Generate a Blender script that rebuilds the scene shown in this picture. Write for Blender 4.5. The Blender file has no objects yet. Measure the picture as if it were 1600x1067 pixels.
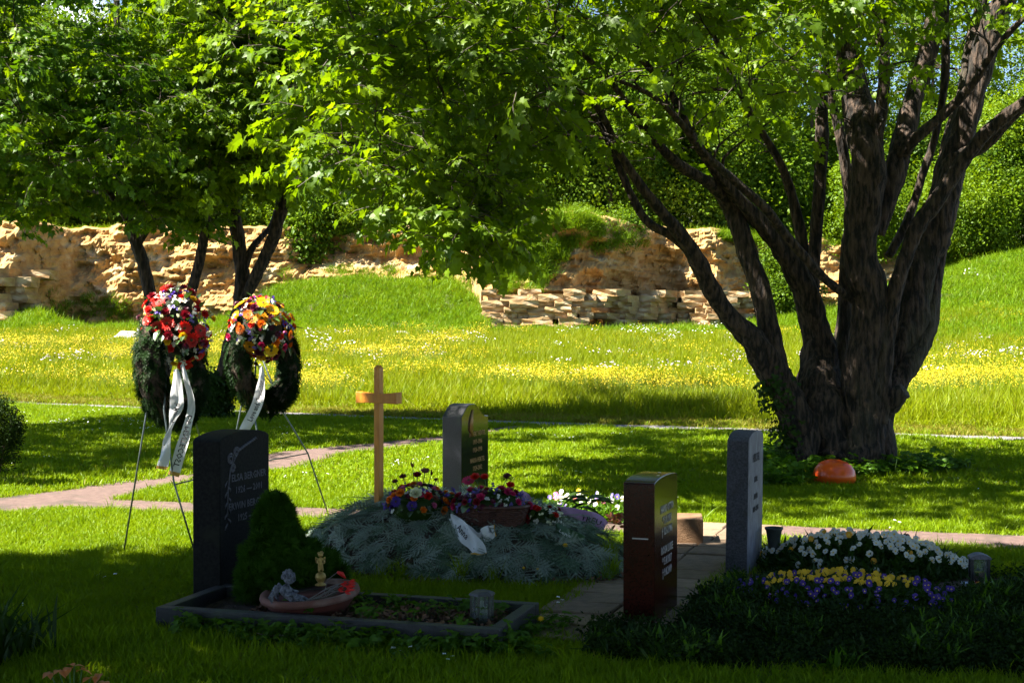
import bpy, bmesh, math, random
import numpy as np
from mathutils import Vector, Matrix, Euler, noise as mnoise
rng = np.random.default_rng(7); random.seed(7)
sc = bpy.context.scene
# ------------------------------------------------------------ camera, sky, sun, exposure
F = 2222.0; CAMZ = 1.6; PITCH = math.atan(33.5 / F)
cd = bpy.data.cameras.new('camera'); cam = bpy.data.objects.new('camera', cd); sc.collection.objects.link(cam)
cam.location = (0, 0, CAMZ); cam.rotation_euler = (math.pi / 2 - PITCH, 0, 0)
cd.sensor_width = 36; cd.lens = F / 1600 * 36; cd.clip_start = 0.05; cd.clip_end = 2000
sc.camera = cam
SUN_EL = math.radians(51); SUN_AZ = (-0.97, -0.24)          # horizontal direction towards the sun
_n = math.hypot(*SUN_AZ); SAZ = (SUN_AZ[0] / _n, SUN_AZ[1] / _n)
SUND = Vector((SAZ[0] * math.cos(SUN_EL), SAZ[1] * math.cos(SUN_EL), math.sin(SUN_EL)))
w = bpy.data.worlds.new('World'); sc.world = w; w.use_nodes = True
nt = w.node_tree; bg = nt.nodes['Background']
sky = nt.nodes.new('ShaderNodeTexSky'); sky.sky_type = 'NISHITA'; sky.sun_disc = False
sky.sun_elevation = SUN_EL; sky.sun_rotation = math.atan2(SAZ[0], SAZ[1]); sky.dust_density = 0.2; sky.air_density = 0.7; sky.altitude = 800
tcw = nt.nodes.new('ShaderNodeTexCoord'); nz = nt.nodes.new('ShaderNodeTexNoise'); nz.inputs['Scale'].default_value = 3.0; nz.inputs['Detail'].default_value = 8
rp = nt.nodes.new('ShaderNodeValToRGB'); rp.color_ramp.elements[0].position = 0.66; rp.color_ramp.elements[1].position = 0.74
mxw = nt.nodes.new('ShaderNodeMixRGB'); mxw.inputs[2].default_value = (10, 10.6, 11.5, 1)
nt.links.new(tcw.outputs['Generated'], nz.inputs['Vector']); nt.links.new(nz.outputs['Fac'], rp.inputs[0])
nt.links.new(rp.outputs[0], mxw.inputs[0]); nt.links.new(sky.outputs[0], mxw.inputs[1]); nt.links.new(mxw.outputs[0], bg.inputs['Color'])
bg.inputs['Strength'].default_value = 0.05
sl = bpy.data.lights.new('sun', 'SUN'); sl.energy = 5.0; sl.angle = math.radians(0.5); sl.color = (1.0, 0.94, 0.82)
so = bpy.data.objects.new('sun', sl); sc.collection.objects.link(so); so.rotation_euler = (-SUND).to_track_quat('-Z', 'Y').to_euler(); so.location = (-8, -5, 20)
sc.view_settings.view_transform = 'Standard'; sc.view_settings.look = 'None'; sc.view_settings.gamma = 1.0
sc.view_settings.use_curve_mapping = False; sc.view_settings.exposure = 2.45
sc.render.engine = 'CYCLES'
sc.cycles.max_bounces = 7; sc.cycles.diffuse_bounces = 2; sc.cycles.glossy_bounces = 2; sc.cycles.transmission_bounces = 5; sc.cycles.sample_clamp_indirect = 4
# ------------------------------------------------------------ pixel helpers (used to lay things out at real distances)
def ray(px, py):
    a = (px - 800) / F; b = (533.5 - py) / F
    cp, sp = math.cos(PITCH), math.sin(PITCH)
    return Vector((a, cp + b * sp, -sp + b * cp))
def P(px, py, Y):
    d = ray(px, py); k = Y / d.y
    return Vector((d.x * k, Y, CAMZ + d.z * k))
def G(px, py, z=0.0):
    d = ray(px, py); k = (z - CAMZ) / d.z
    return Vector((d.x * k, d.y * k, z))
def proj(p):                                # Nx3 -> pixel columns
    p = np.asarray(p, float); cp, sp = math.cos(PITCH), math.sin(PITCH)
    z = p[:, 2] - CAMZ; dep = p[:, 1] * cp - z * sp; up = p[:, 1] * sp + z * cp
    return 800 + F * p[:, 0] / np.maximum(dep, .01), 533.5 - F * up / np.maximum(dep, .01)
def inpoly(x, y, poly):
    x = np.asarray(x, float); y = np.asarray(y, float); c = np.zeros(x.shape, bool); n = len(poly)
    for i in range(n):
        x1, y1 = poly[i]; x2, y2 = poly[(i + 1) % n]
        if y1 == y2: continue
        c ^= ((y1 > y) != (y2 > y)) & (x < (x2 - x1) * (y - y1) / (y2 - y1) + x1)
    return c
def interp(x, tab): return np.interp(x, [t[0] for t in tab], [t[1] for t in tab])
def smooth(t): t = np.clip(t, 0, 1); return t * t * (3 - 2 * t)
# ------------------------------------------------------------ objects, tags
C = sc.collection
def tag(o, label=None, cat=None, group=None, kind=None):
    if label: o['label'] = label
    if cat: o['category'] = cat
    if group: o['group'] = group
    if kind: o['kind'] = kind
    return o
def thing(name, label, cat, loc=(0, 0, 0), rot=(0, 0, 0), group=None):
    o = bpy.data.objects.new(name, None); C.objects.link(o); o.location = loc; o.rotation_euler = rot
    o.empty_display_size = .1
    return tag(o, label, cat, group)
def link(name, me, parent=None, loc=None, rot=None, scale=None):
    o = bpy.data.objects.new(name, me); C.objects.link(o)
    if parent is not None: o.parent = parent
    if loc is not None: o.location = loc
    if rot is not None: o.rotation_euler = rot
    if scale is not None: o.scale = scale if hasattr(scale, '__len__') else (scale,) * 3
    return o
# ------------------------------------------------------------ materials
def node(nt, t, **k):
    n = nt.nodes.new(t)
    for a, b in k.items(): setattr(n, a, b)
    return n
MATS = {}
def mat(name, c1, c2=None, scale=8, rough=.7, bump=0, bscale=40, metal=0, coord='Object', stretch=(1, 1, 1), rand=0, detail=6, lo=.35, hi=.65, spec=.5, coat=0, vor=0, c3=None, c3scale=2, c3lo=.55, c3hi=.7):
    m = bpy.data.materials.new(name); m.use_nodes = True; nt = m.node_tree; b = nt.nodes['Principled BSDF']; MATS[name] = m
    b.inputs['Roughness'].default_value = rough; b.inputs['Metallic'].default_value = metal; b.inputs['Specular IOR Level'].default_value = spec
    b.inputs['Coat Weight'].default_value = coat
    tc = node(nt, 'ShaderNodeTexCoord'); mp = node(nt, 'ShaderNodeMapping'); mp.inputs['Scale'].default_value = stretch
    nt.links.new(tc.outputs[coord], mp.inputs[0])
    col = None
    if c2:
        n = node(nt, 'ShaderNodeTexNoise'); n.inputs['Scale'].default_value = scale; n.inputs['Detail'].default_value = detail
        nt.links.new(mp.outputs[0], n.inputs['Vector'])
        r = node(nt, 'ShaderNodeValToRGB'); r.color_ramp.elements[0].position = lo; r.color_ramp.elements[1].position = hi
        r.color_ramp.elements[0].color = (*c1, 1); r.color_ramp.elements[1].color = (*c2, 1); nt.links.new(n.outputs['Fac'], r.inputs[0]); col = r.outputs[0]
        if c3:
            n3 = node(nt, 'ShaderNodeTexNoise'); n3.inputs['Scale'].default_value = c3scale; n3.inputs['Detail'].default_value = 8
            nt.links.new(mp.outputs[0], n3.inputs['Vector'])
            r3 = node(nt, 'ShaderNodeValToRGB'); r3.color_ramp.elements[0].position = c3lo; r3.color_ramp.elements[1].position = c3hi
            nt.links.new(n3.outputs['Fac'], r3.inputs[0]); mx = node(nt, 'ShaderNodeMixRGB'); mx.inputs[2].default_value = (*c3, 1)
            nt.links.new(r3.outputs[0], mx.inputs[0]); nt.links.new(col, mx.inputs[1]); col = mx.outputs[0]
    if rand:
        oi = node(nt, 'ShaderNodeObjectInfo'); hs = node(nt, 'ShaderNodeHueSaturation')
        mr = node(nt, 'ShaderNodeMapRange'); mr.inputs[3].default_value = 1 - rand; mr.inputs[4].default_value = 1 + rand
        nt.links.new(oi.outputs['Random'], mr.inputs[0]); nt.links.new(mr.outputs[0], hs.inputs['Value'])
        if col: nt.links.new(col, hs.inputs['Color'])
        else: hs.inputs['Color'].default_value = (*c1, 1)
        col = hs.outputs[0]
    if col: nt.links.new(col, b.inputs['Base Color'])
    else: b.inputs['Base Color'].default_value = (*c1, 1)
    if bump:
        if vor:
            n = node(nt, 'ShaderNodeTexVoronoi'); n.inputs['Scale'].default_value = bscale; out = n.outputs['Distance']
        else:
            n = node(nt, 'ShaderNodeTexNoise'); n.inputs['Scale'].default_value = bscale; n.inputs['Detail'].default_value = 8; out = n.outputs['Fac']
        nt.links.new(mp.outputs[0], n.inputs['Vector']); bp = node(nt, 'ShaderNodeBump'); bp.inputs['Strength'].default_value = min(1, bump); bp.inputs['Distance'].default_value = .02 * max(1, bump)
        nt.links.new(out, bp.inputs['Height']); nt.links.new(bp.outputs[0], b.inputs['Normal'])
    return m
def leafmat(name, c1, c2, trans=.35, gloss=.08, var=.35, tcol=None, nscale=.6, rough=.45):
    m = bpy.data.materials.new(name); m.use_nodes = True; nt = m.node_tree; nt.nodes.clear(); MATS[name] = m
    out = node(nt, 'ShaderNodeOutputMaterial'); oi = node(nt, 'ShaderNodeObjectInfo'); geo = node(nt, 'ShaderNodeNewGeometry')
    n = node(nt, 'ShaderNodeTexNoise'); n.inputs['Scale'].default_value = nscale; n.inputs['Detail'].default_value = 3
    nt.links.new(geo.outputs['Position'], n.inputs['Vector'])
    ad = node(nt, 'ShaderNodeMath', operation='MULTIPLY_ADD'); ad.inputs[1].default_value = .7; nt.links.new(n.outputs['Fac'], ad.inputs[0])
    sb = node(nt, 'ShaderNodeMath', operation='MULTIPLY_ADD'); sb.inputs[1].default_value = .55; sb.inputs[2].default_value = -.12
    nt.links.new(oi.outputs['Random'], sb.inputs[0]); nt.links.new(sb.outputs[0], ad.inputs[2])
    mx = node(nt, 'ShaderNodeMixRGB'); mx.inputs[1].default_value = (*c1, 1); mx.inputs[2].default_value = (*c2, 1); mx.use_clamp = True
    nt.links.new(ad.outputs[0], mx.inputs[0])
    df = node(nt, 'ShaderNodeBsdfDiffuse'); tr = node(nt, 'ShaderNodeBsdfTranslucent'); gl = node(nt, 'ShaderNodeBsdfGlossy'); gl.inputs['Roughness'].default_value = rough
    gl.inputs['Color'].default_value = (.8, .85, .8, 1)
    nt.links.new(mx.outputs[0], df.inputs[0])
    tm = node(nt, 'ShaderNodeMixRGB', blend_type='MULTIPLY'); tm.inputs[0].default_value = 1; t = tcol or (1.5, 1.35, .5); tm.inputs[2].default_value = (*t, 1)
    nt.links.new(mx.outputs[0], tm.inputs[1]); nt.links.new(tm.outputs[0], tr.inputs[0])
    m1 = node(nt, 'ShaderNodeMixShader'); m1.inputs[0].default_value = trans; nt.links.new(df.outputs[0], m1.inputs[1]); nt.links.new(tr.outputs[0], m1.inputs[2])
    m2 = node(nt, 'ShaderNodeMixShader'); m2.inputs[0].default_value = gloss; nt.links.new(m1.outputs[0], m2.inputs[1]); nt.links.new(gl.outputs[0], m2.inputs[2])
    nt.links.new(m2.outputs[0], out.inputs[0])
    return m
# ------------------------------------------------------------ mesh builder
class MB:
    def __init__(s): s.v = []; s.f = []; s.mi = []; s.cur = 0
    def add(s, vs, fs):
        o = len(s.v); s.v.extend([tuple(map(float, v)) for v in vs]); s.f.extend([tuple(i + o for i in f) for f in fs]); s.mi.extend([s.cur] * len(fs))
    def box(s, c, size, rot=None, taper=1.0):
        hx, hy, hz = [a / 2 for a in size]; vs = []
        for z in (-1, 1):
            k = taper if z > 0 else 1
            for x, y in ((-1, -1), (1, -1), (1, 1), (-1, 1)): vs.append(Vector((x * hx * k, y * hy * k, z * hz)))
        if rot is not None: vs = [rot @ v for v in vs]
        s.add([v + Vector(c) for v in vs], [(3, 2, 1, 0), (4, 5, 6, 7), (0, 1, 5, 4), (1, 2, 6, 5), (2, 3, 7, 6), (3, 0, 4, 7)])
    def tube(s, pts, rad, sides=8, wob=0, cap=True, seed=0, ridge=0):
        pts = [Vector(p) for p in pts]; n = len(pts)
        if not hasattr(rad, '__len__'): rad = [rad] * n
        ref = Vector((1, 0, 0)); vs = []; u = None
        for i, p in enumerate(pts):
            t = (pts[min(i + 1, n - 1)] - pts[max(i - 1, 0)]); t = t.normalized() if t.length > 1e-9 else Vector((0, 0, 1))
            if u is None:
                ref = Vector((1, 0, 0)) if abs(t.x) < .8 else Vector((0, 1, 0)); u = (ref - t * ref.dot(t)).normalized()
            else:
                u = (u - t * u.dot(t)); u = u.normalized() if u.length > 1e-6 else t.orthogonal().normalized()
            v = t.cross(u)
            for k in range(sides):
                a = 2 * math.pi * k / sides; r = rad[i]
                if wob: r *= 1 + wob * (mnoise.noise(Vector((math.cos(a) * 1.3 + seed, math.sin(a) * 1.3, i * .22 + seed * 3))) * 1.6 + .5 * mnoise.noise(Vector((math.cos(a) * 4 + seed, math.sin(a) * 4, i * .5))))
                if ridge: r *= 1 + ridge * math.sin(a * 5 + seed + i * .03) + .085 * (abs(mnoise.noise(Vector((math.cos(a) * 5.5 + seed, math.sin(a) * 5.5, i * .30)))) - .25) + .05 * mnoise.noise(Vector((math.cos(a) * 11 + seed, math.sin(a) * 11, i * .75)))
                vs.append(p + (u * math.cos(a) + v * math.sin(a)) * r)
        fs = [(i * sides + k, i * sides + (k + 1) % sides, (i + 1) * sides + (k + 1) % sides, (i + 1) * sides + k) for i in range(n - 1) for k in range(sides)]
        if cap: fs += [tuple(reversed(range(sides))), tuple((n - 1) * sides + k for k in range(sides))]
        s.add(vs, fs)
    def lathe(s, prof, seg=24, c=(0, 0, 0), sx=1, sy=1):
        vs = []; c = Vector(c)
        for r, z in prof:
            for k in range(seg):
                a = 2 * math.pi * k / seg; vs.append(c + Vector((math.cos(a) * r * sx, math.sin(a) * r * sy, z)))
        n = len(prof)
        fs = [(i * seg + k, i * seg + (k + 1) % seg, (i + 1) * seg + (k + 1) % seg, (i + 1) * seg + k) for i in range(n - 1) for k in range(seg)]
        fs += [tuple(reversed(range(seg))), tuple((n - 1) * seg + k for k in range(seg))]
        s.add(vs, fs)
    def ball(s, c, r, seg=10, rings=7, sc=(1, 1, 1), jit=0):
        vs = [Vector((0, 0, -1))]
        for i in range(1, rings):
            a = math.pi * i / rings - math.pi / 2
            for k in range(seg):
                b = 2 * math.pi * k / seg; vs.append(Vector((math.cos(a) * math.cos(b), math.cos(a) * math.sin(b), math.sin(a))))
        vs.append(Vector((0, 0, 1)))
        fs = [(0, 1 + (k + 1) % seg, 1 + k) for k in range(seg)]
        for i in range(rings - 2):
            for k in range(seg): a = 1 + i * seg; fs.append((a + k, a + (k + 1) % seg, a + seg + (k + 1) % seg, a + seg + k))
        l = len(vs) - 1; a = 1 + (rings - 2) * seg; fs += [(a + k, a + (k + 1) % seg, l) for k in range(seg)]
        out = []
        for v in vs:
            k = 1 + (jit * mnoise.noise(v * 2.3 + Vector(c) * 7) if jit else 0); out.append(Vector(c) + Vector((v.x * sc[0], v.y * sc[1], v.z * sc[2])) * r * k)
        s.add(out, fs)
    def mesh(s, name, mats, smooth=False):
        me = bpy.data.meshes.new(name); me.from_pydata(s.v, [], s.f)
        for m in (mats if isinstance(mats, (list, tuple)) else [mats]): me.materials.append(MATS[m] if isinstance(m, str) else m)
        me.polygons.foreach_set('material_index', s.mi)
        if smooth: me.polygons.foreach_set('use_smooth', [True] * len(s.f))
        me.update(); return me
    def build(s, name, mats, parent=None, smooth=False, **k): return link(name, s.mesh(name, mats, smooth), parent, **k)
def catmull(pts, sub=5):
    pts = [np.array(p, float) for p in pts]; out = []; n = len(pts)
    for i in range(n - 1):
        p0, p1, p2, p3 = pts[max(i - 1, 0)], pts[i], pts[i + 1], pts[min(i + 2, n - 1)]
        for k in range(sub):
            t = k / sub; out.append(.5 * (2 * p1 + (p2 - p0) * t + (2 * p0 - 5 * p1 + 4 * p2 - p3) * t * t + (3 * p1 - p0 - 3 * p2 + p3) * t ** 3))
    out.append(pts[-1]); return out
def bevel_obj(o, width, seg=2):
    m = o.modifiers.new('bevel', 'BEVEL'); m.width = width; m.segments = seg; m.limit_method = 'ANGLE'; return o
# ------------------------------------------------------------ scatter by geometry nodes (real geometry instanced on points)
_groups = {}
def proto(name, mb, mats, smooth=False): return bpy.data.objects.new(name, mb.mesh(name, mats, smooth))
def _gn(protos):
    key = tuple(p.name for p in protos)
    if key in _groups: return _groups[key]
    g = bpy.data.node_groups.new('scatter', 'GeometryNodeTree')
    g.interface.new_socket('Geometry', in_out='INPUT', socket_type='NodeSocketGeometry'); g.interface.new_socket('Geometry', in_out='OUTPUT', socket_type='NodeSocketGeometry')
    gi = g.nodes.new('NodeGroupInput'); go = g.nodes.new('NodeGroupOutput'); ip = g.nodes.new('GeometryNodeInstanceOnPoints'); gti = g.nodes.new('GeometryNodeGeometryToInstance')
    for p in protos:
        oi = g.nodes.new('GeometryNodeObjectInfo'); oi.inputs['Object'].default_value = p; g.links.new(oi.outputs['Geometry'], gti.inputs[0])
    def na(n, t):
        a = g.nodes.new('GeometryNodeInputNamedAttribute'); a.data_type = t; a.inputs['Name'].default_value = n; return a.outputs['Attribute']
    er = g.nodes.new('FunctionNodeEulerToRotation'); g.links.new(na('rot', 'FLOAT_VECTOR'), er.inputs[0])
    g.links.new(gi.outputs[0], ip.inputs['Points']); g.links.new(gti.outputs[0], ip.inputs['Instance']); ip.inputs['Pick Instance'].default_value = True
    g.links.new(na('pick', 'INT'), ip.inputs['Instance Index']); g.links.new(er.outputs[0], ip.inputs['Rotation']); g.links.new(na('scl', 'FLOAT_VECTOR'), ip.inputs['Scale'])
    g.links.new(ip.outputs[0], go.inputs[0]); _groups[key] = g; return g
def scatter(name, pts, rot, scl, protos, parent=None, base=(0, 0, 0)):
    pts = np.asarray(pts, float) - np.asarray(base, float); n = len(pts)
    me = bpy.data.meshes.new(name); me.vertices.add(n); me.vertices.foreach_set('co', pts.ravel())
    scl = np.asarray(scl, float)
    if scl.ndim == 1: scl = np.repeat(scl[:, None], 3, 1)
    a = me.attributes.new('rot', 'FLOAT_VECTOR', 'POINT'); a.data.foreach_set('vector', np.asarray(rot, float).ravel())
    a = me.attributes.new('scl', 'FLOAT_VECTOR', 'POINT'); a.data.foreach_set('vector', scl.ravel())
    a = me.attributes.new('pick', 'INT', 'POINT'); a.data.foreach_set('value', rng.integers(0, len(protos), n).astype(np.int32))
    for p in protos:
        for m in p.data.materials:
            if m.name not in me.materials: me.materials.append(m)
    o = link(name, me, parent); md = o.modifiers.new('scatter', 'NODES'); md.node_group = _gn(protos); return o
def rz(n, tilt=.3): return np.stack([rng.normal(0, tilt, n), rng.normal(0, tilt, n), rng.uniform(0, 6.283, n)], 1)
# ------------------------------------------------------------ ground
GA = math.radians(-18); GX = Vector((math.cos(GA), math.sin(GA), 0)); GY = Vector((-math.sin(GA), math.cos(GA), 0))
def path_poly(a, b, w0, w1):
    a = np.array(a); b = np.array(b); d = (b - a) / np.linalg.norm(b - a); n = np.array([-d[1], d[0]])
    return [tuple(a + n * w0 / 2), tuple(b + n * w1 / 2), tuple(b - n * w1 / 2), tuple(a - n * w0 / 2)]
def gp(px, py): g = G(px, py); return (g.x, g.y)
LX = [-26, -13, -7.5, -.4, 6.9, 16, 30]; LY = [35, 29.3, 26.2, 22.3, 19.05, 15.2, 9.5]
gravel_edge_hi = [(x, y + .42) for x, y in zip(LX, LY)]; gravel_edge_lo = [(x, y - .42) for x, y in zip(LX, LY)]
gravel_poly = gravel_edge_hi + gravel_edge_lo[::-1]
pinkA = [gp(0, 778), gp(180, 756), gp(300, 741), gp(430, 707), gp(690, 682), (0, 21.4), (.35, 21.3), gp(700, 692), gp(560, 708), gp(430, 735), gp(330, 748), gp(170, 783), gp(110, 793), gp(0, 803), (-6.6, 11.4), (-6.6, 12.3)]
yB = lambda x: 11.62 - .30 * (x + 1.35)
pinkB = [(-3.9, yB(-3.9) + .34), (1.2, yB(1.2) + .34), (1.2, yB(1.2) - .34), (-3.9, yB(-3.9) - .34)]
pinkC = [(1.55, yB(1.55) + .40), (9, yB(9) + .45), (9, yB(9) - .45), (1.55, yB(1.55) - .30)]
def perp(t, off): p = Vector((1.42, 10.4, 0)) - GY * t + GX * off; return (p.x, p.y)
slabs_poly = [perp(-.72, -.36), perp(-.72, .46), perp(3.4, .36), perp(3.4, -.36)]
MC = Vector((-.30, 9.30, 0)); MLX, MLY, MH = 1.08, .72, .43
def mound_z(lx, ly):
    r = (np.abs(lx / MLX) ** 2.6 + np.abs(ly / MLY) ** 2.4) ** (1 / 2.5)
    return MH * np.clip(1 - r ** 2.3, 0, 1) ** .62 * (1 - .16 * (lx / MLX)) + .0
def tomound(x, y):
    dx = x - MC.x; dy = y - MC.y; return dx * GX.x + dy * GX.y, dx * GY.x + dy * GY.y
TAL = [(-300, .3), (0, .1), (55, .9), (130, .0), (300, .1), (380, .6), (440, 1.9), (560, 2.2), (700, 2.0), (742, 1.3), (756, .0), (1130, .0), (1200, .4), (1300, .8), (1400, 1.9), (1540, 3.2), (1640, 4.0), (2000, 6)]
CF = [(-400, 52), (0, 55), (40, 57), (100, 60), (420, 61.5), (700, 60), (735, 58), (752, 53.5), (900, 53), (1000, 56), (1060, 58), (1130, 57), (1200, 60), (1300, 62), (1540, 66), (1700, 68), (2200, 70)]
CT = [(-400, 6), (0, 5.6), (200, 5.7), (590, 5.75), (760, 5.6), (850, 5.9), (910, 5.75), (1000, 5.5), (1200, 5.3), (1350, 5.2), (1540, 5.5), (1580, 5.3), (1700, 6), (2200, 8)]
def Hgt(x, y):
    x = np.asarray(x, float); y = np.asarray(y, float); px = 800 + F * x / np.maximum(y, 5)
    f = interp(px, CF); z = 1.0 * smooth((y - 25) / 30)
    y0 = np.where(px > 1200, 41, 47.0); y0 = np.where((px > 380) & (px < 745), 50, y0)
    z = z + interp(px, TAL) * smooth((y - y0) / (f - y0 + .5)) ** 1.2 * (y > y0 - 1)
    z = z + np.where(y > f + 6.5, (interp(px, CT) - z) * smooth((y - f - 6.5) / 2), 0) + np.where(y > f + 8, (y - f - 8) * .12, 0)
    return z
mat('soil_grass', (.035, .055, .012), (.06, .05, .02), 3, .95, .5, 60)
mat('pink_asphalt', (.10, .06, .052), (.15, .095, .08), 14, .9, .6, 220, c3=(.055, .045, .03), c3scale=2.4)
mat('pale_gravel', (.15, .135, .135), (.22, .20, .20), 30, .95, .6, 160)
mat('paver', (.17, .12, .075), (.25, .17, .11), 20, .9, .6, 160, rand=.2)
mat('soil', (.035, .024, .016), (.075, .05, .032), 25, .95, 1, 60)
def ground():
    ys = np.concatenate([np.arange(-30, 4, 2.0), np.arange(4, 30, .5), np.arange(30, 46, 1), np.arange(46, 74, .4), np.arange(74, 140, 6), [200, 400, 900]])
    vs = []; fs = []; nx = 161
    for y in ys:
        wd = max(30, y * .75)
        for i in range(nx):
            x = (i / (nx - 1) * 2 - 1) * wd; vs.append((x, y, 0))
    a = np.array(vs); a[:, 2] = Hgt(a[:, 0], a[:, 1])
    for i, v in enumerate(a): v[2] += (.18 * mnoise.noise(Vector((v[0] * .35, v[1] * .35, 0))) * min(1, max(0, (v[1] - 24) / 10)) + (.5 * mnoise.noise(Vector((v[0] * .6, v[1] * .6, 4))) if v[1] > 49 else 0) * min(1, max(0, (v[1] - 49) / 4)))
    for j in range(len(ys) - 1):
        for i in range(nx - 1): k = j * nx + i; fs.append((k, k + 1, k + nx + 1, k + nx))
    mb = MB(); mb.add(a, fs); o = mb.build('ground', 'soil_grass', smooth=True); tag(o, kind='structure')
ground()
def sheet(name, poly, z, m, n=40, edge=.03):
    bm = bmesh.new(); out = []
    L = len(poly)
    for i in range(L):
        a = Vector((*poly[i], 0)); b = Vector((*poly[(i + 1) % L], 0)); k = max(1, int((b - a).length / .25))
        for j in range(k):
            p = a.lerp(b, j / k); q = mnoise.noise_vector(p * 3.1) * edge; out.append((p.x + q.x, p.y + q.y, z))
    bm.faces.new([bm.verts.new(p) for p in out]); bmesh.ops.triangulate(bm, faces=bm.faces[:]); me = bpy.data.meshes.new(name); bm.to_mesh(me); me.materials.append(MATS[m]); return tag(link(name, me), kind='structure')
sheet('gravel_path', gravel_poly, .008, 'pale_gravel', edge=.08)
for i, z in enumerate(LX): pass
sheet('asphalt_path', pinkA, .008, 'pink_asphalt', edge=.10)
sheet('footpath', pinkB, .012, 'pink_asphalt', edge=.10)
sheet('footpath', pinkC, .012, 'pink_asphalt', edge=.10)
bed = sheet('paved_path', slabs_poly, .004, 'soil')
def pavers():
    n = 0; meshes = []
    for k in range(5):
        mb = MB(); s = .395; vs = []
        mb.box((0, 0, 0), (s, s * .74, .05)); bm = bmesh.new(); me = mb.mesh('paver', 'paver'); bm.from_mesh(me)
        for v in bm.verts: v.co += Vector((random.uniform(-.006, .006), random.uniform(-.006, .006), 0))
        bmesh.ops.bevel(bm, geom=[e for e in bm.edges if e.verts[0].co.z > 0 and e.verts[1].co.z > 0], offset=.008, segments=1, affect='EDGES'); bm.to_mesh(me); meshes.append(me)
    for r in range(14):
        for c in range(2):
            p = Vector((1.42, 10.4, 0)) - GY * (r * .305 - .55) + GX * (c * .41 - .19 + (.0 if r > 2 else .05)); 
            o = link('paver', meshes[random.randrange(5)], bed, loc=(p.x, p.y, -.003 + random.uniform(-.005, .006)), rot=(random.gauss(0, .012), random.gauss(0, .012), GA + random.gauss(0, .012)))
pavers()
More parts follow.
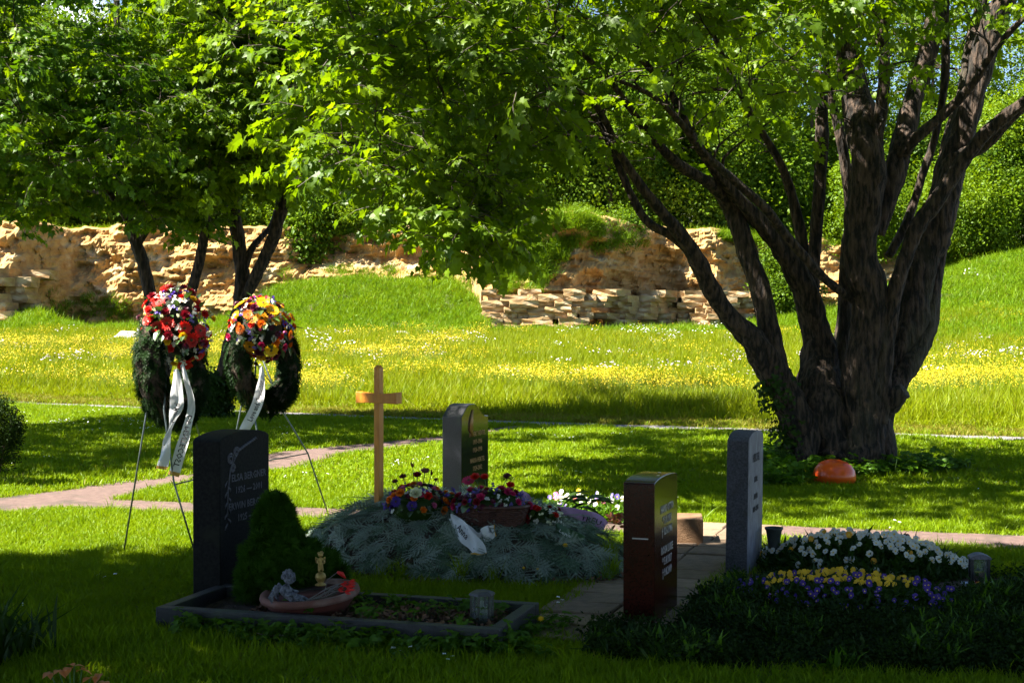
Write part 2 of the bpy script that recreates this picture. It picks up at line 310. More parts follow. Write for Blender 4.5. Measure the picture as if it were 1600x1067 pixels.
# ------------------------------------------------------------ cliff
mat('limestone', (.25, .13, .036), (.40, .25, .085), 1.4, .95, 1.8, 5, c3=(.46, .36, .20), c3scale=.6, c3lo=.56, c3hi=.70, stretch=(1, 1, 2.2))
mat('limestone_block', (.24, .14, .055), (.38, .26, .12), 1.6, .95, 1.8, 7, c3=(.46, .37, .24), c3scale=1.1, rand=.14)
def cliff():
    root = thing('cliff', 'long ochre limestone quarry cliff behind the meadow', 'cliff', (0, 56, 0)); del root['category']; del root['label']; root['kind'] = 'structure'
    nu, nv = 620, 60; px = np.linspace(-330, 1620, nu); vs = np.zeros((nu, nv + 3, 3))
    for i, p in enumerate(px):
        f = float(interp(p, CF)); top = float(interp(p, CT)) + .25 * mnoise.noise(Vector((p * .02, 3, 0)))
        hlf = 1.0
        if p > 1540: hlf = max(.0, 1 - (p - 1540) / 60)
        bot = -.5 if p < 1500 else 2.5
        for j in range(nv):
            t = j / (nv - 1); z = bot + (top - bot) * t; q = Vector((p * .0257, z, 0))
            y = f + (1.3 + 1.7 * t) * t * 1.2
            # rugged relief: big lobes, gullies, strata
            big = mnoise.fractal(Vector((q.x * .22, z * .3, 1.7)), 1, 2, 4) * 1.5
            med = mnoise.ridged_multi_fractal(Vector((q.x * .55, z * .8, 9)), .9, 2.1, 4, 1, 2) * .42
            sm = mnoise.fractal(Vector((q.x * 2.2, z * 3.2, 4)), .8, 2, 5) * .34
            strat = math.sin(z * 5 + 2 * mnoise.noise(Vector((q.x * .3, z, 0)))) * .07 + abs(mnoise.noise(Vector((q.x * .5, z * 4.2, 11)))) * .35
            y += big * (.5 + .5 * t) - med + sm + strat + 0.4
            for ax, az, rx, rzz, dp in ((1010, 3.0, 66, 1.9, 1.3), (905, 3.6, 60, 1.6, .6), (600, 4.4, 70, 1.0, 1.3), (500, 4.6, 60, .8, .9), (330, 3.4, 40, 1.1, .9), (130, 3.8, 50, 1.2, .9), (255, 2.6, 25, .6, .7)):
                d = ((p - ax) / rx) ** 2 + ((z - az) / rzz) ** 2
                if d < 1: y += dp * (1 - d) ** .6
            if 752 < p < 1130 and z < 2.7: y += (-.25 + .10 * math.floor(z / .3) * .8 + .18 * mnoise.noise(Vector((math.floor(q.x * 1.4) * 3.7, math.floor(z / .3) * 2.3, 5)))) - (big * (.5 + .5 * t) - med + sm + strat) * .7
            if 755 < p < 905: y -= (1 - abs((p - 830) / 75)) * 1.0 * (1 - t) ** .8 * min(1, max(0, z / 1.5)) * 1.2
            y += (1 - hlf) * 3
            x = (p - 800) / F * f * (1 + (y - f) / f * .3)
            zz = z + (.06 * mnoise.noise(Vector((q.x * 3, z * 3, 2)))) - (1 - hlf) * 2.5
            vs[i, j] = (x, y - 56, zz)
        for e, (by, bz) in enumerate(((.5, .12), (3.0, .3), (9, .3))): vs[i, nv + e] = (x * (1 + by / 56), y - 56 + by, zz + bz * hlf)
    nv += 3
    fs = [(i * nv + j, (i + 1) * nv + j, (i + 1) * nv + j + 1, i * nv + j + 1) for i in range(nu - 1) for j in range(nv - 1)]
    mb = MB(); mb.add(vs.reshape(-1, 3), fs); mb.build('rock_face', 'limestone', root)
    # bedded ledge: rows of separate stone blocks
    meshes = []
    for k in range(8):
        bm = bmesh.new(); bmesh.ops.create_cube(bm, size=1); bmesh.ops.subdivide_edges(bm, edges=bm.edges[:], cuts=1, use_grid_fill=True)
        for v in bm.verts: v.co += mnoise.noise_vector(v.co * 2.3 + Vector((k * 5, 0, 0))) * .08; v.co *= .97 if max(abs(v.co.x), abs(v.co.z)) > .4 and min(abs(v.co.x), abs(v.co.y)) > .4 else 1
        me = bpy.data.meshes.new('stone'); bm.to_mesh(me); me.materials.append(MATS['limestone_block']); meshes.append(me)
    def ledge(p0, p1, z0, z1, n_course, back, lens):
        h = (z1 - z0) / n_course; wgt = 1
        for c in range(n_course):
            hh = h * 1.04; p = p0 + random.uniform(0, 14)
            while p < p1:
                L = random.uniform(*lens); wpx = L / .0243
                pc = p + wpx / 2; f = float(interp(pc, CF)); 
                if random.random() < .93 - .25 * (c == n_course - 1):
                    yy = f - .35 + back * c + random.uniform(-.05, .05) + .34 * mnoise.noise(Vector((pc * .025, c * .3, 0))) + (.25 if 1035 < pc < 1060 else 0)
                    link('stone', random.choice(meshes), root, loc=((pc - 800) / F * yy, yy - 56 + .35, z0 + h * (c + .5)), rot=(random.gauss(0, .015), random.gauss(0, .012), random.gauss(0, .05) + (-.45 if 930 < pc < 1060 else 0)), scale=(L * 1.1, random.uniform(1.2, 1.6), hh * random.uniform(.95, 1.25)))
                p += wpx
    ledge(750, 1195, .75, 2.75, 9, .035, (.3, 1.1)); ledge(-60, 40, .9, 3.6, 8, .08, (.5, 1.5))
    # fallen scree
    for k in range(26):
        p = random.choice([random.uniform(745, 1010), random.uniform(150, 230), random.uniform(330, 420)]); f = float(interp(p, CF)); yy = f - random.uniform(.9, 1.8); x = (p - 800) / F * yy; s = random.uniform(.12, .38)
        link('stone', random.choice(meshes), root, loc=(x, yy - 56, float(Hgt(x, yy)) + s * .3), rot=(random.random(), random.random(), random.random() * 3), scale=(s * 1.4, s, s * .8))
cliff()
mat('pale_rock', (.55, .50, .42), (.70, .66, .58), 3, .9, 1, 12)
for (px, py, Y, s, lab) in ((200, 528, 46, .42, 'whitish boulder lying in the meadow left of the red flowered wreath'), (628, 512, 49, .30, 'small pale rock in the grass below the green bank')):
    mb = MB(); mb.ball((0, 0, 0), s, 12, 8, (1.3, .9, .7), .5); p = P(px, py, Y); p.z = float(Hgt(p.x, p.y)) + s * .35; o = mb.build('boulder', 'pale_rock', loc=p); tag(o, lab, 'rock')
# ------------------------------------------------------------ leaf prototypes
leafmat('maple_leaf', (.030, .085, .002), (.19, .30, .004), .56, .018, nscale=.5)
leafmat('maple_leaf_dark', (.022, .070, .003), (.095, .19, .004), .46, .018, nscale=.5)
leafmat('wood_leaf', (.028, .075, .004), (.12, .20, .006), .35, .012, nscale=.16)
leafmat('bright_leaf', (.06, .13, .004), (.16, .24, .006), .4, .012, nscale=.25)
leafmat('ivy_leaf', (.010, .03, .003), (.03, .065, .005), .2, .015)
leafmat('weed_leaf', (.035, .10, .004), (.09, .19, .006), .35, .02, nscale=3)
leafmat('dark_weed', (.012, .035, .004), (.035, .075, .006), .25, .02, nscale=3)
mat('twig', (.06, .045, .03)); mat('bark', (.007, .0045, .003), (.075, .048, .033), 26, .95, 4, 26, stretch=(1, 1, .22), c3=(.07, .065, .04), c3scale=2.2, c3lo=.60, c3hi=.78, lo=.42, hi=.62)
MAPLE = [(0, 0), (.22, -.08), (.50, .12), (.34, .22), (.52, .55), (.30, .50), (.20, .62), (0, 1.0), (-.20, .62), (-.30, .50), (-.52, .55), (-.34, .22), (-.50, .12), (-.22, -.08)]
def add_leaf(mb, pos, d, nrm, size, shape=MAPLE, fold=.15, droop=.15):
    d = d.normalized(); s = d.cross(nrm).normalized(); nrm = s.cross(d)
    ctr = pos + d * size * .4
    vs = [ctr] + [pos + s * x * size + d * y * size + nrm * (fold * abs(x) * size - droop * y * y * size) for x, y in shape]
    n = len(shape); mb.add(vs, [(0, 1 + i, 1 + (i + 1) % n) for i in range(n)])
OVAL = [(0, 0), (.26, .25), (.3, .55), (0, 1), (-.3, .55), (-.26, .25)]
def rv(s=1): return Vector((random.gauss(0, s), random.gauss(0, s), random.gauss(0, s)))
def spray(n, size, length, shape=MAPLE, leafm='maple_leaf', flat=.5, name='leaf_spray', up=1.0):
    mb = MB(); mb.cur = 0; mb.tube([(0, 0, 0), (length * .5, 0, .02), (length, 0, -.02)], [.004, .003, .002], 3, cap=False); mb.cur = 1
    for k in range(n):
        t = .25 + .8 * k / n; side = 1 if k % 2 else -1
        base = Vector((length * t, 0, 0)); d = Vector((.5 + random.random() * .4, side * random.uniform(.3, 1.1), random.uniform(-.55, .25))).normalized()
        if k == n - 1: d = Vector((1, 0, -.2))
        p = base + d * size * .55; nr = (Vector((0, 0, up)) + rv(flat)).normalized(); mb.add([base, p, base + Vector((0, .002, .002))], [(0, 1, 2)])
        add_leaf(mb, p, (d + Vector((0, 0, -.35)) + rv(.15)), nr, size * random.uniform(.7, 1.15), shape)
    return proto(name, mb, ['twig', leafm])
SPR = [spray(11 + k % 3, (.07, .085, .10, .08, .095)[k], (.30, .36, .42, .34, .38)[k]) for k in range(5)]
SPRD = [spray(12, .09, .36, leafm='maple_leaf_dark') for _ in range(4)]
def clump(n, size, R, leafm, shape=OVAL, name='leaf_clump'):
    mb = MB(); mb.cur = 0
    for k in range(n):
        v = rv(); v = v.normalized() * R * random.random() ** .4; add_leaf(mb, v, v.normalized() + rv(.5) + Vector((0, 0, -.2)), (v.normalized() + Vector((0, 0, .8)) + rv(.4)).normalized(), size * random.uniform(.6, 1.3), shape)
    return proto(name, mb, [leafm])
CL_WOOD = [clump(90, .13, .62, 'wood_leaf') for _ in range(4)]
CL_BRI = [clump(90, .11, .55, 'bright_leaf') for _ in range(4)]
# ------------------------------------------------------------ grass
leafmat('lawn_blade', (.095, .185, .002), (.215, .30, .003), .38, .012, nscale=1.2, tcol=(1.35, 1.25, .4))
leafmat('meadow_blade', (.11, .175, .002), (.235, .275, .003), .4, .01, nscale=.3, tcol=(1.3, 1.2, .4))
leafmat('dry_blade', (.15, .15, .015), (.22, .21, .025), .35, .01, nscale=.8, tcol=(1.1, 1, .7))
leafmat('slope_blade', (.065, .15, .003), (.16, .25, .005), .38, .01, nscale=.4, tcol=(1.3, 1.2, .4))
def tuft(n, R, h0, h1, wd, leafm, lean=.35, name='grass_tuft', dry=0):
    mb = MB()
    for k in range(n):
        a = random.uniform(0, 6.283); r = R * math.sqrt(random.random()); b = Vector((math.cos(a) * r, math.sin(a) * r, 0)); h = random.uniform(h0, h1); l = Vector((random.gauss(0, lean), random.gauss(0, lean), 1)).normalized()
        s = Vector((math.cos(k * 2.4), math.sin(k * 2.4), 0)) * wd * .5; m = b + l * h * .55; t = b + l * h + Vector((l.x, l.y, -.4)) * h * .35
        mb.cur = 1 if random.random() < dry else 0
        mb.add([b - s, b + s, m + s * .8, m - s * .8, t], [(0, 1, 2, 3), (3, 2, 4)])
    return proto(name, mb, [leafm, 'dry_blade'])
LAWN = [tuft(34, .10, .025, .065, .005, 'lawn_blade', .5, dry=.04) for _ in range(5)]
LAWN2 = [tuft(40, .17, .04, .09, .011, 'lawn_blade', .5, dry=.04) for _ in range(4)]
MEAD = [tuft(46, .24, .22, .52, .012, 'meadow_blade', .22, dry=.10) for _ in range(5)]
SLOPE = [tuft(60, .34, .12, .38, .017, 'slope_blade', .45, dry=.03) for _ in range(4)]
VERGE = [tuft(40, .20, .04, .12, .012, 'dry_blade', .5) for _ in range(3)]
LONG = [tuft(26, .07, .12, .30, .007, 'lawn_blade', .4) for _ in range(4)]
def infr(x, y, m=1.0): return np.abs(x) < .36 * y + m
def roads(x, y, pad=0):
    r = inpoly(x, y, gravel_poly) | inpoly(x, y, pinkA) | inpoly(x, y, pinkB) | inpoly(x, y, pinkC) | inpoly(x, y, slabs_poly); return r
# footprint of graves (kept free of lawn)
ST1 = dict(px=(300, 343, 420), base=950)
KO = Vector(G(243, 948, .12)); KO.z = 0       # left front corner of the kerb
KX = Vector((.956, -.292, 0)); KY = Vector((.292, .956, 0)); KLEN, KWID = 1.86, .70
def kpt(u, v, z=0): p = KO + KX * u + KY * v; return Vector((p.x, p.y, z))
kerb_poly = [tuple(kpt(0, 0)[:2]), tuple(kpt(KLEN, 0)[:2]), tuple(kpt(KLEN, KWID)[:2]), tuple(kpt(0, KWID)[:2])]
rbed_poly = [gp(1175, 892), gp(1215, 862), gp(1530, 900), gp(1660, 905), gp(1800, 1000), gp(1760, 1066), gp(1180, 1050), gp(1000, 1040), gp(930, 1030), gp(925, 985), gp(1060, 990), gp(1110, 930)]
def nolawn(x, y):
    lx, ly = tomound(x, y); r = (np.abs(lx / (MLX * 1.02)) ** 2.2 + np.abs(ly / (MLY * 1.02)) ** 2.2) < 1
    return roads(x, y) | inpoly(x, y, kerb_poly) | inpoly(x, y, rbed_poly) | r
def vnoise(x, y, s, off=0): return np.array([mnoise.noise(Vector((a * s + off, b * s, off))) for a, b in zip(x, y)])
def lawn():
    for nm, n, y0, y1, pr, sc_ in (('near', 34000, 5.0, 13.5, LAWN, 1.15), ('far', 22000, 13.0, 27, LAWN2, 1.0)):
        y = np.sqrt(rng.uniform(y0 ** 2, y1 ** 2, n)); x = rng.uniform(-1, 1, n) * (.36 * y + 1.5); k = ~nolawn(x, y)
        ly = np.interp(x, LX, LY); k &= y < ly + .2
        x, y = x[k], y[k]; nn = vnoise(x, y, .9); s = sc_ * (1 + .55 * nn) * rng.uniform(.7, 1.25, len(x))
        o = scatter('grass', np.stack([x, y, np.zeros(len(x))], 1), rz(len(x), .08), np.stack([np.ones(len(x)) * sc_, np.ones(len(x)) * sc_, s], 1), pr); tag(o, 'short bright green lawn grass around the graves and trees' if nm == 'far' else 'short lawn grass on both sides of the nearest graves', 'grass', 'lawn grass', 'stuff')
    n = 26000; y = np.sqrt(rng.uniform(19 ** 2, 51 ** 2, n)); x = rng.uniform(-1, 1, n) * (.36 * y + 2); ly = np.interp(x, LX, LY); k = (y > ly + 1.3) ; x, y = x[k], y[k]
    s = rng.uniform(.7, 1.2, len(x)) * (1 + .3 * vnoise(x, y, .25)) * np.clip((y - np.interp(x, LX, LY) - .8) / 1.6, .35, 1)
    o = scatter('meadow_grass', np.stack([x, y, Hgt(x, y)], 1), rz(len(x), .1), np.stack([s * 0 + 1.1, s * 0 + 1.1, s], 1), MEAD); tag(o, 'tall sunlit yellow green meadow grass beyond the gravel path', 'grass', kind='stuff')
    n = 5000; x = rng.uniform(-12, 11, n); y = np.interp(x, LX, LY) + rng.uniform(.35, 1.6, n)
    o = scatter('verge_grass', np.stack([x, y, Hgt(x, y)], 1), rz(n, .1), rng.uniform(.7, 1.2, n), VERGE + LAWN2[:3]); tag(o, 'mown straw coloured verge grass along the far gravel path', 'grass', kind='stuff')
    n = 22000; y = rng.uniform(44, 64, n); x = rng.uniform(-1, 1, n) * (.37 * y + 2); px = 800 + F * x / y; f = interp(px, CF); t = interp(px, TAL)
    k = (y < f + .4) & ((y > 50) | (px > 1250)); x, y = x[k], y[k]
    o = scatter('bank_grass', np.stack([x, y, Hgt(x, y) + .05], 1), rz(len(x), .25), rng.uniform(.7, 1.5, len(x)), SLOPE); tag(o, 'rough green grass on the banks at the foot of the cliff', 'grass', kind='stuff')
    n = 1500; y = rng.uniform(46, 62, n); x = rng.uniform(-1, 1, n) * (.37 * y + 2); px = 800 + F * x / y; f = interp(px, CF); k = (y < f + .2) & (y > f - 9) & (vnoise(x, y, .4, 31) > .05) & (((px > 400) & (px < 750)) | (px > 1180) | (px < 200)); x, y = x[k], y[k]
    o = scatter('bank_weeds', np.stack([x, y, Hgt(x, y) + .1], 1), rz(len(x), .3), rng.uniform(.25, .75, len(x)), CL_BRI + CL_WOOD[:1]); tag(o, 'leafy weeds and brambles on the banks below the cliff', 'weeds', kind='stuff')
    # tussocks, weeds
    n = 900; y = np.sqrt(rng.uniform(6.2 ** 2, 12 ** 2, n)); x = rng.uniform(-1, 1, n) * (.36 * y + .4); k = ~nolawn(x, y) & (vnoise(x, y, 1.4, 5) > .12); x, y = x[k], y[k]
    o = scatter('tall_grass', np.stack([x, y, np.zeros(len(x))], 1), rz(len(x), .15), rng.uniform(.35, .8, len(x)), LONG); tag(o, 'taller tufts of grass standing up out of the lawn', 'grass', kind='stuff')
lawn()
# ------------------------------------------------------------ meadow flowers, daisies
mat('yellow_petal', (.85, .60, .01), rough=.6); mat('white_petal', (.85, .85, .82), rough=.6); mat('pinkish_petal', (.55, .45, .5), rough=.6); mat('stem_green', (.06, .13, .02), rough=.7)
def headproto(n, R, h0, h1, size, m, name):
    mb = MB()
    for k in range(n):
        a = random.uniform(0, 6.28); r = R * math.sqrt(random.random()); h = random.uniform(h0, h1); c = Vector((math.cos(a) * r, math.sin(a) * r, h)); mb.cur = 1
        mb.add([c - Vector((.002, 0, h)), c - Vector((-.002, 0, h)), c], [(0, 1, 2)]); mb.cur = 0; nv = 6
        tl = rv(.35); mb.add([c + Vector((math.cos(i / nv * 6.283) * size, math.sin(i / nv * 6.283) * size, size * .4 * (i % 2) + tl.x * size * math.cos(i))) for i in range(nv)], [tuple(range(nv))])
    return proto(name, mb, [m, 'stem_green'])
BUT = [headproto(30, .35, .35, .55, .0095, 'yellow_petal', 'buttercup') for _ in range(3)]
UMB = [headproto(12, .35, .35, .55, .022, 'white_petal', 'umbel') for _ in range(3)]
PNK = [headproto(12, .35, .35, .5, .02, 'pinkish_petal', 'clover') for _ in range(2)]
DAI = [headproto(3, .09, .03, .06, .011, 'white_petal', 'daisy') for _ in range(3)]
def fscat(name, n, y0, y1, pr, dens, lab, pw=2, sl=(.8, 1.2)):
    y = np.sqrt(rng.uniform(y0 ** 2, y1 ** 2, n)); x = rng.uniform(-1, 1, n) * (.36 * y + 1); ly = np.interp(x, LX, LY)
    px, py = proj(np.stack([x, y, Hgt(x, y) + .35 * (y > 20)], 1)); k = (rng.random(n) < dens(px, py, x, y))
    x, y = x[k], y[k]; o = scatter(name, np.stack([x, y, Hgt(x, y)], 1), rz(len(x), .12), rng.uniform(*sl, len(x)), pr); tag(o, lab, 'flowers', kind='stuff')
bump = lambda v, c, s: np.exp(-((v - c) / s) ** 2)
fscat('buttercups', 7500, 26, 50, BUT, lambda px, py, x, y: (vnoise(x, y, .28, 3) * 1.6 + .40) * np.clip(bump(py, 597, 18) + .9 * bump(py, 545, 16) * (px < 750) + .5 * bump(py, 560, 12) * (px > 1300) + .07, 0, 1) * (y > np.interp(x, LX, LY) + 2.2), 'yellow buttercups in drifts through the meadow')
fscat('white_umbels', 650, 36, 62, UMB, lambda px, py, x, y: .8 * (vnoise(x, y, .35, 9) + .35) * np.clip(bump(py, 519, 9) * bump(px, 1110, 170) * 1.6 + .25 * bump(py, 470, 60) * (px > 1380) + .1 * bump(py, 540, 20), 0, 1), 'white umbel flowers along the foot of the ledge and on the bank')
fscat('clover_heads', 600, 28, 48, PNK, lambda px, py, x, y: (vnoise(x, y, .35, 19) + .3) * bump(py, 560, 30) * .8, 'dusty pink flower heads among the meadow grass')
fscat('daisies', 6000, 6.3, 26, DAI, lambda px, py, x, y: np.where(nolawn(x, y) | (y > np.interp(x, LX, LY) - .5), 0, (vnoise(x, y, .8, 2) * 1.3 + .1) * np.clip(.10 + bump(py, 640, 14) * (px < 240) * 1.2 + bump(py, 735, 30) * bump(px, 540, 130) * .8 + .5 * bump(py, 890, 30) * bump(px, 190, 70), 0, 1)), 'small white daisies dotted over the lawn')
# ------------------------------------------------------------ trees
class Tree:
    def __init__(s, name, label, cat, base, group=None):
        s.root = thing(name, label, cat, base, group=group); s.base = Vector(base); s.nodes = []; s.rad = []; s.dirs = []
        s.trunk = MB(); s.br = MB(); s.seed = random.random() * 50
    def limb(s, pts, radii, sides=14, wob=.16, main=True, sub=6, ridge=.035):
        """pts: world points; radii in metres"""
        P4 = catmull([(*p, r) for p, r in zip(pts, radii)], sub); pp = [Vector(q[:3]) for q in P4]; rr = [max(.004, q[3]) for q in P4]
        if main:
            pp = [p + mnoise.noise_vector(p * 1.1 + Vector((s.seed, 0, 0))) * r * .55 for p, r in zip(pp, rr)]
        (s.trunk if main else s.br).tube([p - s.base for p in pp], rr, sides, wob, seed=random.random() * 40, ridge=ridge if main else 0)
        for i, (p, r) in enumerate(zip(pp, rr)):
            s.nodes.append(tuple(p)); s.rad.append(r); s.dirs.append(tuple((pp[min(i + 1, len(pp) - 1)] - pp[max(0, i - 1)]).normalized()))
    def pxlimb(s, tab, sides=14, main=True, sub=6, wob=.12):
        """tab rows: px, py, Y, radius in px"""
        s.limb([P(a, b, c) for a, b, c, d in tab], [d * .73 * c / F for a, b, c, d in tab], int(sides * 2.2), main=main, sub=sub * 2, wob=wob)
    def grow(s, targets, minz=2.2, tw=1.0, start=0):
        N = np.array(s.nodes); R = np.array(s.rad); D = np.array(s.dirs); hi = N[:, 2] > minz; N, R, D = N[hi], R[hi], D[hi]
        T = np.asarray(targets); d0 = np.array([np.min(np.linalg.norm(N - t, axis=1)) for t in T]); out = []
        for i in np.argsort(d0):
            t = T[i]; v = t - N; d = np.linalg.norm(v, axis=1); al = (v * D).sum(1) / np.maximum(d, .01)
            cost = d * (1.25 - .35 * al) + .4 * (R < .012) + .6 * np.maximum(0, N[:, 2] - t[2])
            j = int(np.argmin(cost)); L = float(d[j]); a = Vector(N[j]); b = Vector(t); dj = Vector(D[j])
            r0 = min(R[j] * .62, .014 * L + .012 * tw); r0 = max(r0, .009); c1 = a + (dj * .35 + (b - a).normalized() * .2).normalized() * L * .35 + Vector((0, 0, .06 * L)); pts = []
            for k in range(6):
                u = k / 5; p = a * (1 - u) ** 2 + c1 * 2 * u * (1 - u) + b * u * u + rv(.025) * L * (0 < k < 5); pts.append(p)
            rr = [r0 * (1 - .75 * k / 5) for k in range(6)]; s.br.tube([p - s.base for p in pts], rr, 5, cap=False)
            nd = np.array([tuple(p) for p in pts[1:]]); N = np.vstack([N, nd]); R = np.concatenate([R, rr[1:]])
            D = np.vstack([D, [tuple((pts[min(k + 1, 5)] - pts[k - 1]).normalized()) for k in range(1, 6)]]); out.append((pts, rr))
        return out
    def finish(s, leaves_pts, leaves_rot, leaves_scl, protos, leafname='crown'):
        s.trunk.build('trunk', 'bark', s.root, True)
        if s.br.v: s.br.build('branches', 'bark', s.root, True)['kind'] = 'stuff'
        o = scatter(leafname, leaves_pts, leaves_rot, leaves_scl, protos, s.root, base=s.base); o['kind'] = 'stuff'; return o
def leaf_place(cent, n, spread, zsp=None):
    """sprays around twig ends: points, rotations pointing outwards"""
    cent = np.asarray(cent); idx = rng.integers(0, len(cent), n); off = rng.normal(0, 1, (n, 3)); off /= np.linalg.norm(off, axis=1)[:, None]; off *= (spread * rng.random(n) ** .5)[:, None]; off[:, 2] *= .6
    p = cent[idx] + off; az = np.arctan2(off[:, 1], off[:, 0]) + rng.normal(0, .7, n)
    rot = np.stack([rng.normal(0, .35, n), rng.normal(.25, .35, n), az], 1); return p, rot
def below(tab, p, jit=12):
    px, py = proj(p); b = interp(px, tab) - np.where(px < 560, 22, 6) + 26 * vnoise(px, px * 0, .016, 3) + rng.normal(0, jit, len(px)); vis = (px > -80) & (px < 1680)
    return ~vis | (py < b)
BB = [(-100, 365), (0, 368), (60, 385), (130, 330), (190, 335), (250, 400), (320, 400), (350, 300), (400, 320), (440, 375), (480, 305), (520, 290), (560, 300), (600, 345), (650, 395), (700, 425), (740, 462), (785, 440), (810, 330), (850, 235), (900, 220), (960, 250), (1020, 275), (1090, 320), (1160, 330), (1220, 400), (1270, 300), (1320, 260), (1400, 190), (1450, 160), (1520, 150), (1600, 120), (1700, 110)]
LITZ = [[gp(-100, 806), gp(500, 812), gp(490, 868), gp(300, 860), gp(240, 868), gp(-100, 872)], [gp(440, 742), gp(690, 702), gp(760, 700), gp(760, 800), gp(520, 800), gp(200, 780)], [gp(-150, 800), gp(300, 760), gp(300, 805), gp(-150, 810)]]
def litok(p):
    p = np.asarray(p); t = p[:, 2] / SUND.z; x = p[:, 0] - SUND.x * t; y = p[:, 1] - SUND.y * t; bad = np.zeros(len(p), bool)
    for l in LITZ: bad |= inpoly(x, y, l)
    px = 800 + F * x / np.maximum(y, 4); bad |= (y > np.interp(x, LX, LY) + .3) & ((px < 860) | (px > 1225)) & (px > -300) & (px < 1900) & (y > 10)
    for (cx, cy, cz, rr) in ((-2.4, 10.1, 1.3, .62), (-1.9, 10.85, 1.25, .55), (-.9, 9.4, .75, .33), (-.4, 9.2, .6, .2)):
        v = p - np.array([cx, cy, cz]); s = v @ np.array(SUND); bad |= (s > 0) & (np.linalg.norm(v - s[:, None] * np.array(SUND), axis=1) < rr + .15)
    return ~(bad & ~in_front(p))
def in_front(p): return (p[:, 1] > 0) & (np.abs(p[:, 0]) < .36 * p[:, 1] + .2) & (p[:, 2] < 1.6 + .235 * p[:, 1])
def shade_targets(poly_px, n, z0, z1, lit=(), holes=None, gx=None):
    """canopy points whose shade falls on the given ground area"""
    poly = [gp(*q) if q[1] > 505 else q for q in poly_px]; xs = [q[0] for q in poly]; ys = [q[1] for q in poly]
    x = rng.uniform(min(xs), max(xs), n * 4); y = rng.uniform(min(ys), max(ys), n * 4); k = inpoly(x, y, poly)
    for l in lit: k &= ~inpoly(x, y, [gp(*q) for q in l])
    if holes is not None: k &= holes(x, y)
    x, y = x[k][:n], y[k][:n]; z = rng.uniform(z0, z1, len(x)); t = z / SUND.z
    return np.stack([x + SUND.x * t, y + SUND.y * t, z], 1)
# ---- big maple on the right
TB = G(1312, 735); bt = Tree('maple_tree', 'massive old maple with many dark stems fanning from one trunk beside the orange bowl', 'tree', TB)
Y0 = TB.y
L = bt.pxlimb
L([(1300, 770, Y0, 78), (1302, 740, Y0, 66), (1300, 700, Y0, 66), (1290, 640, Y0 + .0, 56), (1280, 580, Y0 + .2, 40), (1275, 520, Y0 + .3, 28), (1268, 460, Y0 + .4, 10)], 22)
L([(1345, 770, Y0 - .1, 62), (1345, 730, Y0 - .1, 50), (1348, 680, Y0 - .1, 46), (1352, 600, Y0 - .1, 44), (1360, 500, Y0 - .15, 40), (1356, 400, Y0 - .2, 38), (1352, 300, Y0 - .2, 38), (1352, 235, Y0 - .2, 37), (1338, 150, Y0, 32), (1325, 60, Y0 + .2, 24), (1312, -60, Y0 + .3, 18), (1300, -220, Y0 + .4, 10)], 22)
L([(1272, 745, Y0 - .05, 44), (1258, 690, Y0 - .05, 40), (1240, 645, Y0 - .1, 36), (1214, 590, Y0 - .1, 33), (1180, 540, Y0 - .2, 27), (1140, 495, Y0 - .3, 20), (1105, 435, Y0 - .5, 19), (1075, 385, Y0 - .6, 17), (1035, 330, Y0 - .8, 12), (1000, 285, Y0 - .9, 10), (965, 235, Y0 - 1, 8), (945, 190, Y0 - 1.1, 7), (915, 150, Y0 - 1.2, 6), (850, 120, Y0 - 1.4, 4)], 16)
L([(1085, 400, Y0 - .5, 12), (1050, 370, Y0 - .6, 10), (1010, 345, Y0 - .5, 9), (985, 300, Y0 - .4, 8), (965, 250, Y0 - .4, 8), (935, 190, Y0 - .4, 7), (900, 170, Y0 - .3, 5)], 10)
L([(1232, 640, Y0 - .1, 26), (1212, 560, Y0 - .1, 24), (1190, 480, Y0, 22), (1168, 400, Y0, 20), (1148, 325, Y0, 20), (1118, 290, Y0 - .2, 14), (1070, 262, Y0 - .5, 11), (1020, 215, Y0 - .8, 9), (985, 170, Y0 - 1, 7), (940, 110, Y0 - 1.2, 6), (880, 60, Y0 - 1.4, 4)], 14)
L([(1285, 650, Y0 + .3, 44), (1285, 580, Y0 + .3, 36), (1268, 500, Y0 + .2, 30), (1240, 430, Y0 + .1, 25), (1205, 370, Y0, 20), (1165, 320, Y0 - .1, 15), (1120, 265, Y0 - .3, 11), (1080, 210, Y0 - .5, 10), (1050, 150, Y0 - .7, 8), (990, 80, Y0 - 1, 6), (900, 20, Y0 - 1.2, 4)], 16)
L([(1275, 560, Y0 + .5, 20), (1262, 450, Y0 + .5, 15), (1250, 350, Y0 + .5, 12), (1225, 270, Y0 + .4, 9), (1180, 190, Y0 + .3, 7), (1140, 110, Y0 + .2, 6), (1100, 20, Y0, 4)], 10)
L([(1305, 600, Y0 + .7, 18), (1318, 480, Y0 + .7, 15), (1326, 380, Y0 + .6, 14), (1330, 330, Y0 + .6, 13), (1318, 240, Y0 + .5, 11), (1296, 140, Y0 + .5, 8), (1280, 20, Y0 + .4, 6)], 10)
L([(1268, 480, Y0 + .4, 15), (1275, 380, Y0 + .4, 13), (1282, 300, Y0 + .3, 13), (1282, 215, Y0 + .3, 14), (1284, 150, Y0 + .3, 12)], 10)
L([(1350, 482, Y0 - .05, 6), (1300, 445, Y0 - .3, 9), (1262, 405, Y0 - .5, 10), (1225, 365, Y0 - .6, 10), (1195, 325, Y0 - .8, 10), (1150, 285, Y0 - .9, 9), (1100, 240, Y0 - 1.1, 8), (1070, 200, Y0 - 1.3, 7), (1020, 150, Y0 - 1.5, 5), (950, 120, Y0 - 1.8, 4)], 10)
